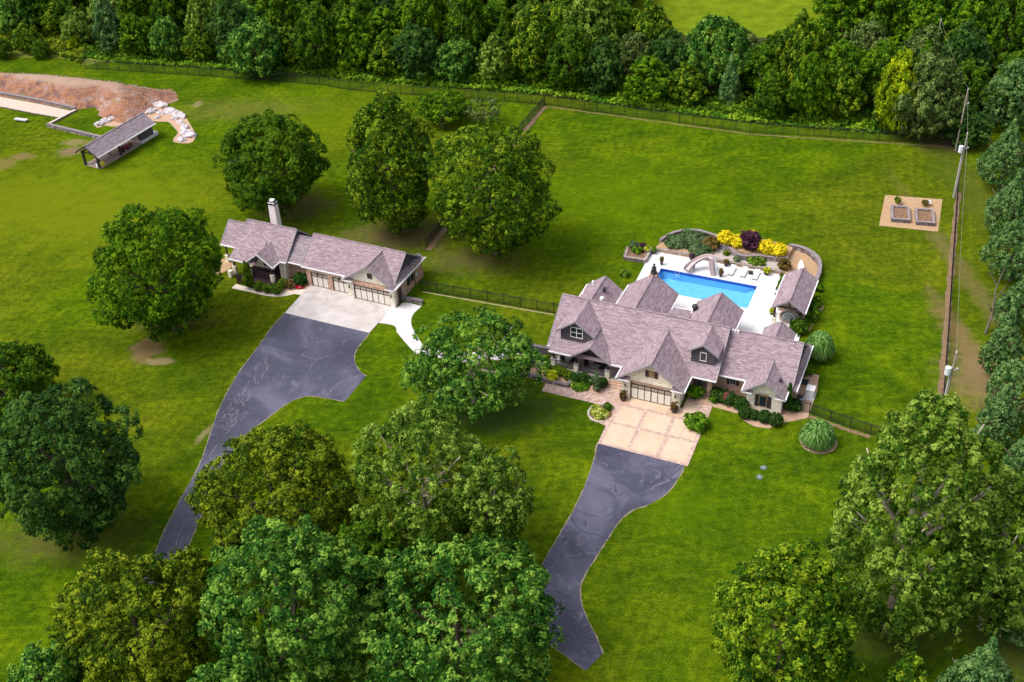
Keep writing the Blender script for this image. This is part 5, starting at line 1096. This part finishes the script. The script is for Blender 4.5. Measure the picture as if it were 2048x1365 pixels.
# ---------------------------------------------------------------- fences
def fence(label, pts, h, seed, step=2.4, pick=.14, pw=.016, postw=.08):
    pts = [Vector(p) for p in pts]; org = pts[0]; o = empty('metal_fence', org, 0, label, 'fence'); pm = MB().box(-postw / 2, postw / 2, -postw / 2, postw / 2, 0, h + .08).box(-postw * .65, postw * .65, -postw * .65, postw * .65, h + .08, h + .12).mesh('post', BLACK)
    m = MB(); rl = MB()
    for a, b in zip(pts, pts[1:]):
        a = a - org; b = b - org; L = (b - a).length; d = (b - a).normalized(); n = max(1, round(L / step)); ang = math.atan2(d.y, d.x)
        for i in range(n + 1):
            p = a + d * (L * i / n)
            if i < n or b is pts[-1]: link('post', pm, o, p, ang)
        for z in (.12, h - .18, h): rl.bar(a + Vector((0, 0, z)), b + Vector((0, 0, z)), .035, .035)
        k = int(L / pick)
        for i in range(k): p = a + d * (pick * (i + .5)); m.rbox((p.x, p.y, h / 2), pw, pw * .8, h, ang)
    rl.build('rails', BLACK, o); tag(m.build('pickets', BLACK, o), kind='stuff'); return o
fence('long black metal back fence along the foot of the wood', A_([(172, 138), (400, 152), (640, 170), (700, 181), (1090, 210), (1500, 265), (1890, 290)]), 1.8, 1, 2.5, .16, .03)
fence('black cross fence from the back fence down to the guest house', A_([(1090, 210), (1045, 262), (955, 372), (850, 500)]), 1.7, 2, 2.4, .15, .03)
fence('black fence between the guest house and the main house', A_([(842, 581), (975, 603), (1108, 627), (1135, 632)]), 1.6, 3, 2.4, .12, .026)
fence('black lower fence right of the stone gable bedroom', A_([(1600, 822), (1618, 827), (1660, 842), (1740, 869), (1860, 905)]), 1.5, 4, 2.0, .12, .030)
fence('long black fence running down the right side of the lawn', A_([(1914, 385), (1905, 520), (1896, 660), (1886, 795), (1870, 905)]), 1.6, 5, 2.4, .15, .03)
fence('short fence closing the corner below the far transformer', A_([(1890, 290), (1924, 300), (1914, 385)]), 1.5, 6, 2.4, .14, .025)
SOILST = flat('bare_soil_strip', (.20, .13, .08), .95, .1, .3, 1.5)
def strip(pts, w, mat, z):
    P = A_(pts, z); m = MB()
    rr = random.Random(9); P2 = []
    for a, b in zip(P, P[1:]): P2 += [a.lerp(b, i / 14) for i in range(14)]
    P2.append(P[-1]); ed = [(p, w * rr.uniform(.6, 1.25), w * rr.uniform(.6, 1.25)) for p in P2]
    for (a, wa, va), (b, wb, vb) in zip(ed, ed[1:]):
        d = (b - a).normalized(); n = Vector((-d.y, d.x, 0)); m.face([a - n * wa, b - n * wb, b + n * vb, a + n * va])
    tag(m.build('soil_path', mat), kind='structure')
strip([(1090, 213), (1500, 269), (1890, 294)], .15, SOILST, .012); strip([(1090, 213), (1049, 262), (960, 372), (855, 500)], .5, SOILST, .014)
strip([(1917, 385), (1903, 520), (1893, 660), (1882, 795)], .45, SOILST, .013); strip([(845, 584), (975, 607), (1108, 630)], .11, flat('tan_edge', (.34, .27, .16), .9), .012); strip([(1610, 830), (1660, 848), (1740, 875)], .3, SOILST, .012)

# ---------------------------------------------------------------- utility poles and wires
def upole(label, top, transformer, h=10.5):
    p = at(top[0], top[1], h); o = empty('utility_pole', (p.x, p.y, 0), 0, label, 'utility pole')
    MB().tube([(0, 0, 0), (0, 0, h)], [.15, .10], 10).build('post', WOODPOLE, o)
    MB().lathe([(.03, 0), (.08, .06), (.05, .12), (.08, .18), (.03, .3)], (0, 0, h), 8).build('insulator', METALW, o)
    MB().bar((0, 0, h - 2.4), (.5, 0, h - 2.3), .06).box(.35, .62, -.06, .06, h - 2.3, h - 2.15).build('bracket', METALW, o)
    if transformer: 
        t = MB().lathe([(.3, 0), (.34, .06), (.34, 1.0), (.2, 1.08), (.1, 1.1)], (-.55, -.1, h - 2.9), 14).build('transformer', METALW, o); MB().box(-.35, -.1, -.08, .08, h - 2.6, h - 2.5).box(-.35, -.1, -.08, .08, h - 2.1, h - 2.0).build('bracket', METALW, t)
        MB().tube([(-.22, 0, 0), (-.2, 0, h - 3)], .05, 6).build('conduit', METALW, o)
    return Vector((p.x, p.y, h))
pa = upole('far wooden utility pole standing out of the wood', (1882, 41), False, 11.5)
pb_ = upole('utility pole rising behind the fence corner, without transformer', (1936, 180), False)
pc = upole('utility pole with white transformer at the back fence corner', (1935, 268), True)
pd = upole('near utility pole with white transformer above the huge sycamore', (1913, 706), True)
WIRE = flat('power_wire', (.20, .22, .15), .6)
def wire(label, a, b, dz, sag, off=0.0):
    P = [a.lerp(b, i / 14) + Vector((off, 0, dz - sag * 4 * (i / 14) * (1 - i / 14))) for i in range(15)]
    tag(MB().tube([p - P[0] for p in P], .016, 4).build('power_line', WIRE, None, P[0]), label, 'wire')
pz = at(1850, -60, 11.5)
wire('upper wire from the far pole towards the top of the photo', pa, pz, .2, .5); wire('upper wire from the far pole to the pole behind the corner', pa, pb_, .2, .8); wire('lower wire from the far pole to the pole behind the corner', pa, pb_, -1.6, .9, -.2)
wire('short wire linking the two poles at the fence corner', pb_, pc, .1, .2); wire('upper wire running along the right fence to the near pole', pc, pd, .2, 1.0); wire('lower wire running along the right fence to the near pole', pc, pd, -1.4, 1.1, .25)
tag(MB().tube([(0, 0, 0), (0, 0, 0) + Vector((0, 0, 0)) if False else (at(1845, 254, 4.0) - at(1812, 277))], .07, 5).build('guy_wire', YELLOW, None, at(1812, 277)), 'slanted yellow guy wire guard at the back fence near the corner', 'guy wire')

# ---------------------------------------------------------------- bare earth bank, low walls, boulders, shed
foot = [at(*p) for p in ((-240, 172), (-60, 184), (0, 193), (80, 208), (152, 222), (176, 217), (188, 213), (197, 222), (196, 230), (208, 238), (240, 248), (270, 243), (300, 226), (318, 214))]
crest = [at(px, py, z) for px, py, z in ((352, 200, .3), (354, 188, .5), (330, 180, 1.2), (300, 172, 2.0), (200, 155, 2.6), (100, 143, 2.8), (0, 137, 2.9), (-100, 130, 2.9), (-240, 122, 2.9))]
out = [(p.x, p.y) for p in foot] + [(p.x + .3, p.y + (.3 if i < 2 else 3.0)) for i, p in enumerate(crest)]
def inside(x, y, poly):
    c = False; j = len(poly) - 1
    for i in range(len(poly)):
        if (poly[i][1] > y) != (poly[j][1] > y) and x < (poly[j][0] - poly[i][0]) * (y - poly[i][1]) / (poly[j][1] - poly[i][1]) + poly[i][0]: c = not c
        j = i
    return c
def pdist(x, y, poly):
    b = 1e9
    for i in range(len(poly)):
        ax, ay = poly[i]; bx, by = poly[(i + 1) % len(poly)]; dx, dy = bx - ax, by - ay; t = max(0, min(1, ((x - ax) * dx + (y - ay) * dy) / (dx * dx + dy * dy + 1e-9)))
        b = min(b, math.hypot(x - ax - t * dx, y - ay - t * dy))
    return b
from mathutils import noise as mn
st = .55; xs = [p[0] for p in out]; ys = [p[1] for p in out]; x0, x1, y0, y1 = max(min(xs), -118) - 1, max(xs) + 1, min(ys) - 1, max(ys) + 1
nx, ny = int((x1 - x0) / st), int((y1 - y0) / st); Vv = []; hm = {}; F = []
for j in range(ny + 1):
    for i in range(nx + 1):
        x, y = x0 + i * st, y0 + j * st
        if inside(x, y, out):
            d = pdist(x, y, out); t = min(1, d / 4.6); z = 2.85 * (t * t * (3 - 2 * t)) * min(1.0, .25 + max(0, (x1 - 1 - x)) / 16) + (mn.noise(Vector((x * .4, y * .4, 0))) * .16 + mn.noise(Vector((x * 1.6, y * 1.6, 3))) * .10) * min(1, d)
            z = max(z, .03)
        else: z = -.12
        hm[(i, j)] = len(Vv); Vv.append((x, y, z))
for j in range(ny):
    for i in range(nx):
        q = [hm[(i, j)], hm[(i + 1, j)], hm[(i + 1, j + 1)], hm[(i, j + 1)]]
        if max(Vv[k][2] for k in q) > 0: F.append(tuple(q))
Z = np.array([v[2] for v in Vv]).reshape(ny + 1, nx + 1); Z0 = Z.copy()
for _ in range(9):
    K = Z.copy(); K[1:-1, 1:-1] = (Z[1:-1, 1:-1] * 2 + Z[:-2, 1:-1] + Z[2:, 1:-1] + Z[1:-1, :-2] + Z[1:-1, 2:]) / 6; Z = np.where(Z0 > 0, np.maximum(K, .02), Z0)
fz_ = np.random.default_rng(2).normal(size=Z.shape) * .035; Z = np.where(Z0 > 0, np.maximum(Z + fz_, .02), Z0).ravel(); Vv = [(v[0], v[1], float(z)) for v, z in zip(Vv, Z)]
m = MB(); m.v = Vv; m.f = F
BM = N('rubble_earth', .95, .1); co = BM.coord(); n1 = BM.noise(.35, 6, .7, co, .8); n2 = BM.noise(2.6, 5, .8, co); n3 = BM.noise(.22, 3, .5, co)
c = BM.ramp(n1, [(.30, (.11, .065, .060)), (.42, (.20, .115, .10)), (.50, (.34, .155, .08)), (.60, (.30, .20, .175)), (.74, (.46, .34, .30))])
c = BM.mix(.85, c, BM.ramp(n2, [(.28, (.42, .38, .4)), (.5, (1, 1, 1)), (.68, (1.5, 1.4, 1.35))]), 'MULTIPLY')
gx = BM.n('NewGeometry'); sz = BM.n('SeparateXYZ'); BM.l(gx.outputs['Normal'], sz.inputs[0])
sp_ = BM.n('SeparateXYZ'); BM.l(co, sp_.inputs[0])
c = BM.mix(BM.math('MULTIPLY', BM.sstep(sp_.outputs[2], 2.1, 2.75), .6), c, (.44, .33, .25)); c = BM.mix(BM.math('MULTIPLY', BM.sstep(n3, .60, .72), .5), c, (.16, .19, .03))
BM.col(c).bump(BM.math('ADD', n2, n1), .9, .25)
tag(m.build('earth_bank', BM.m, smooth=True), kind='structure')
# rubble stones on the bank
rr = random.Random(8); m = MB()
while len(m.f) < 6 * 1500:
    x, y = rr.uniform(x0, x1), rr.uniform(y0, y1)
    if inside(x, y, out):
        i, j = int((x - x0) / st), int((y - y0) / st); z = Vv[hm[(i, j)]][2]; s = rr.uniform(.05, .16) * (.5 if z > 2.2 else 1); m.rbox((x, y, z + s * .1), s, s * .8, s * .6, rr.uniform(0, 3), s * .2, rr)
tag(m.build('rubble', flat('pale_rubble', (.50, .38, .33), .9, .2, .5, .8)), kind='stuff')
stone_wall('low_wall', A_([(-60, 180), (0, 190), (75, 204), (152, 221)]), .55, .35, WALLST, 'low stone wall at the foot of the bare earth bank', cap=PINKCAP, seed=21)
stone_wall('low_wall', A_([(152, 223), (125, 237), (97, 252)]), .3, .3, RIMST, 'pale low wall turning forward from the earth bank', cap=flat('pale_cap', (.55, .47, .42), .85), seed=22)
stone_wall('low_wall', A_([(97, 254), (150, 267), (200, 279), (215, 283)]), .6, .35, WALLST, 'low stone wall running from the corner to the open shed', cap=PINKCAP, seed=23)
sheet('gravel_path', A_([(-60, 184), (0, 194), (75, 208), (150, 224), (122, 236), (60, 226), (0, 214), (-60, 203)]), .03, GRAVEL, kind='structure')
strip([(-60, 204), (0, 214), (60, 226), (122, 237)], .16, DARKWD, .05)
o = empty('stone_bench', at(43, 243), R_(-20), 'pale stone slab bench on the grass at the left edge', 'bench'); MB().box(-1.3, 1.3, -.35, .35, .3, .45).build('seat', flat('bench_stone', (.55, .52, .52), .8), o)
for x in (-.8, .8): MB().box(x - .2, x + .2, -.28, .28, 0, .3).build('leg', DARKST, o)
BOUL = N('white_boulder', .9, .2); co = BOUL.coord(); n1 = BOUL.noise(1.4, 6, .7, co, 1); BOUL.col(BOUL.ramp(n1, [(.3, (.16, .13, .14)), (.43, (.42, .37, .39)), (.58, (.66, .61, .63)), (.72, (.38, .27, .23))])).bump(n1, .9, .2)
e_ = lambda x, y: (140 + x * .12695, 200 + y * .12695)
bl = [(1430, 100, 1.5, 'topmost long'), (1580, 200, 1.35, 'second from the top'), (1720, 265, 1.5, 'third from the top'), (1740, 365, .85, 'small rounded fourth'), (1800, 450, 1.15, 'fifth from the top'), (1870, 560, 1.7, 'large lowest'), (1760, 640, 1.0, 'flat front'), (1280, 195, 1.15, 'behind the shed roof corner'), (1380, 290, .65, 'smallest, beside the shed roof'), (1430, 215, .8, 'brown flat'), (560, 340, 1.0, 'left one of the pair on the grass'), (480, 390, 1.0, 'pale long one near the low wall'), (660, 305, .7, 'half buried pale one at the bank foot'), (1650, 300, .7, 'little one between the larger ones')]
sheet('soil_bed', smooth(A_([e_(x, y) for x, y in ((1330, 60), (1600, 120), (1780, 220), (1900, 400), (1975, 560), (1900, 680), (1650, 670), (1640, 600), (1700, 520), (1620, 420), (1540, 350), (1330, 340), (1200, 250))]), 4, True), .025, MULCHP, kind='structure')
sheet('soil_bed', smooth(A_([e_(x, y) for x, y in ((410, 400), (560, 300), (720, 280), (900, 380), (700, 420), (560, 410), (440, 440))]), 3, True), .022, MULCHP, kind='structure')
import bmesh
for i, (x, y, r, t) in enumerate(bl):
    bm = bmesh.new(); bmesh.ops.create_icosphere(bm, subdivisions=3, radius=1); rr = random.Random(400 + i); off = Vector((rr.random() * 50, rr.random() * 50, 0))
    for v in bm.verts:
        q = v.co.copy(); k = 1 + .38 * mn.noise(q * 1.3 + off) + .22 * mn.noise(q * 3 + off); v.co = Vector((q.x * r * k, q.y * r * .62 * k, max(-.15, q.z * r * .5 * k)))
    me = bpy.data.meshes.new('boulder'); bm.to_mesh(me); bm.free(); me.materials.append(BOUL.m)
    p = at(*e_(x, y)); tag(link('boulder', me, None, (p.x, p.y, .1), rr.uniform(-.6, .6) + (R_(-45) if i < 7 else .3)), 'pale jagged boulder by the shed, ' + t, 'boulder', 'pale boulders by the open shed')
# open shed
sh = empty('open_shed', (-66.797, 176.415, 0), R_(60.3), 'long open sided shed with mauve roof on dark posts beside the earth bank', 'shed')
gable_roof(sh, -.75, 13.2, -1.0, 3.9, 2.55, 4.1, rake=(0, 0), mat=ROOFG)
bars('rake_board', DARKWD, sh, [((-.8, 3.95, 2.45), (-.8, 1.45, 4.0), .12, .26), ((-.8, -1.05, 2.45), (-.8, 1.45, 4.0), .12, .26)])
MB().box(-.1, 9.9, -.3, 3.3, 0, .1).build('slab', flat('brown_slab', (.36, .26, .22), .85), sh); MB().box(9.9, 13.9, -.35, 3.3, 0, .55).build('base', CONCW, sh)
for u in (0, 5.05):
    for v in (0, 3.1): MB().box(u - .17, u + .17, v - .17, v + .17, 0, 2.6).build('post', DARKWD, sh)
MB().box(9.95, 12.9, -.3, 3.2, .55, 2.7).build('room', SIDING, sh); MB().box(9.9, 9.95, .5, 2.6, .3, 2.3).build('door', TANW, sh)
for u in (9.88,): MB().box(u - .02, u, 1.5, 1.6, .3, 2.3).build('door_post', DARKWD, sh)
MB().bar((0, 0, 2.45), (9.9, 0, 2.45), .12, .2).bar((0, 3.1, 2.45), (9.9, 3.1, 2.45), .12, .2).bar((0, 0, 2.45), (0, 3.1, 2.45), .12, .2).build('beam', DARKWD, sh)
def sw(u, v, z=0.0): a = R_(60.3); return Vector((-66.797 + u * math.cos(a) - v * math.sin(a), 176.415 + u * math.sin(a) + v * math.cos(a), z))
MBR = flat('brown_bench', (.16, .11, .09), .7)
o = empty('bench', sw(3, 1.9, .1), R_(60.3), 'brown workbench on the shed slab behind the middle post', 'bench'); MB().box(-1.5, 1.5, -.35, .35, .65, .75).build('seat', MBR, o)
for x in (-1.3, 1.3):
    for y in (-.25, .25): MB().box(x - .06, x + .06, y - .06, y + .06, 0, .65).build('leg', MBR, o)
MAR = flat('red_tractor_paint', (.26, .02, .035), .4, .5)
o = empty('lawn_tractor', sw(6.6, .7, .1), R_(60.3), 'small dark red lawn tractor parked under the open shed', 'tractor')
MB().box(-.2, .75, -.28, .28, .35, .8).build('hood', MAR, o); MB().box(-.9, -.25, -.32, .32, .35, .6).build('body', MAR, o); MB().box(-.75, -.35, -.2, .2, .6, .68).box(-.8, -.72, -.2, .2, .68, .98).build('seat', BLACK, o)
MB().bar((-.1, 0, .8), (-.25, 0, 1.02), .04).build('steering_column', BLACK, o); MB().tube([(-.27 + .0 * a, .16 * math.cos(a), 1.03 + .1 * math.sin(a)) for a in [i * .7 for i in range(10)]], .02, 5).build('steering_wheel', BLACK, o)
for x, r in ((-.6, .3), (.5, .22)):
    for y in (-.42, .42): MB().tube([(x, y - .1, r), (x, y + .1, r)], r, 12).build('wheel', BLACK, o)
o = empty('push_cart', sw(8.0, .9, .1), R_(75), 'dark red wagon parked behind the red lawn tractor', 'wagon'); MB().box(-.5, .5, -.35, .35, .3, .55).build('tray', MAR, o)
for x in (-.35, .35):
    for y in (-.38, .38): MB().tube([(x, y - .04, .15), (x, y + .04, .15)], .15, 10).build('wheel', BLACK, o)
MB().bar((.5, 0, .35), (1.0, 0, .7), .04).build('handle', BLACK, o)
def can(lab, u, v, mat, h=.75):
    o = empty('container', sw(u, v, .1), R_(50), lab, 'container'); MB().hexa([(-.22, -.2, 0), (.22, -.2, 0), (.22, .2, 0), (-.22, .2, 0), (-.28, -.26, h), (.28, -.26, h), (.28, .26, h), (-.28, .26, h)]).build('body', mat, o); MB().box(-.3, .3, -.28, .28, h, h + .06).build('lid', mat, o)
    MB().bar((-.15, .3, h), (.15, .3, h + .02), .04).build('handle', BLACK, o)
can('white bin at the front corner post of the shed', .1, .35, WHITE, .6); can('yellow bin at the front corner of the shed', .95, .15, YELLOW, .55)
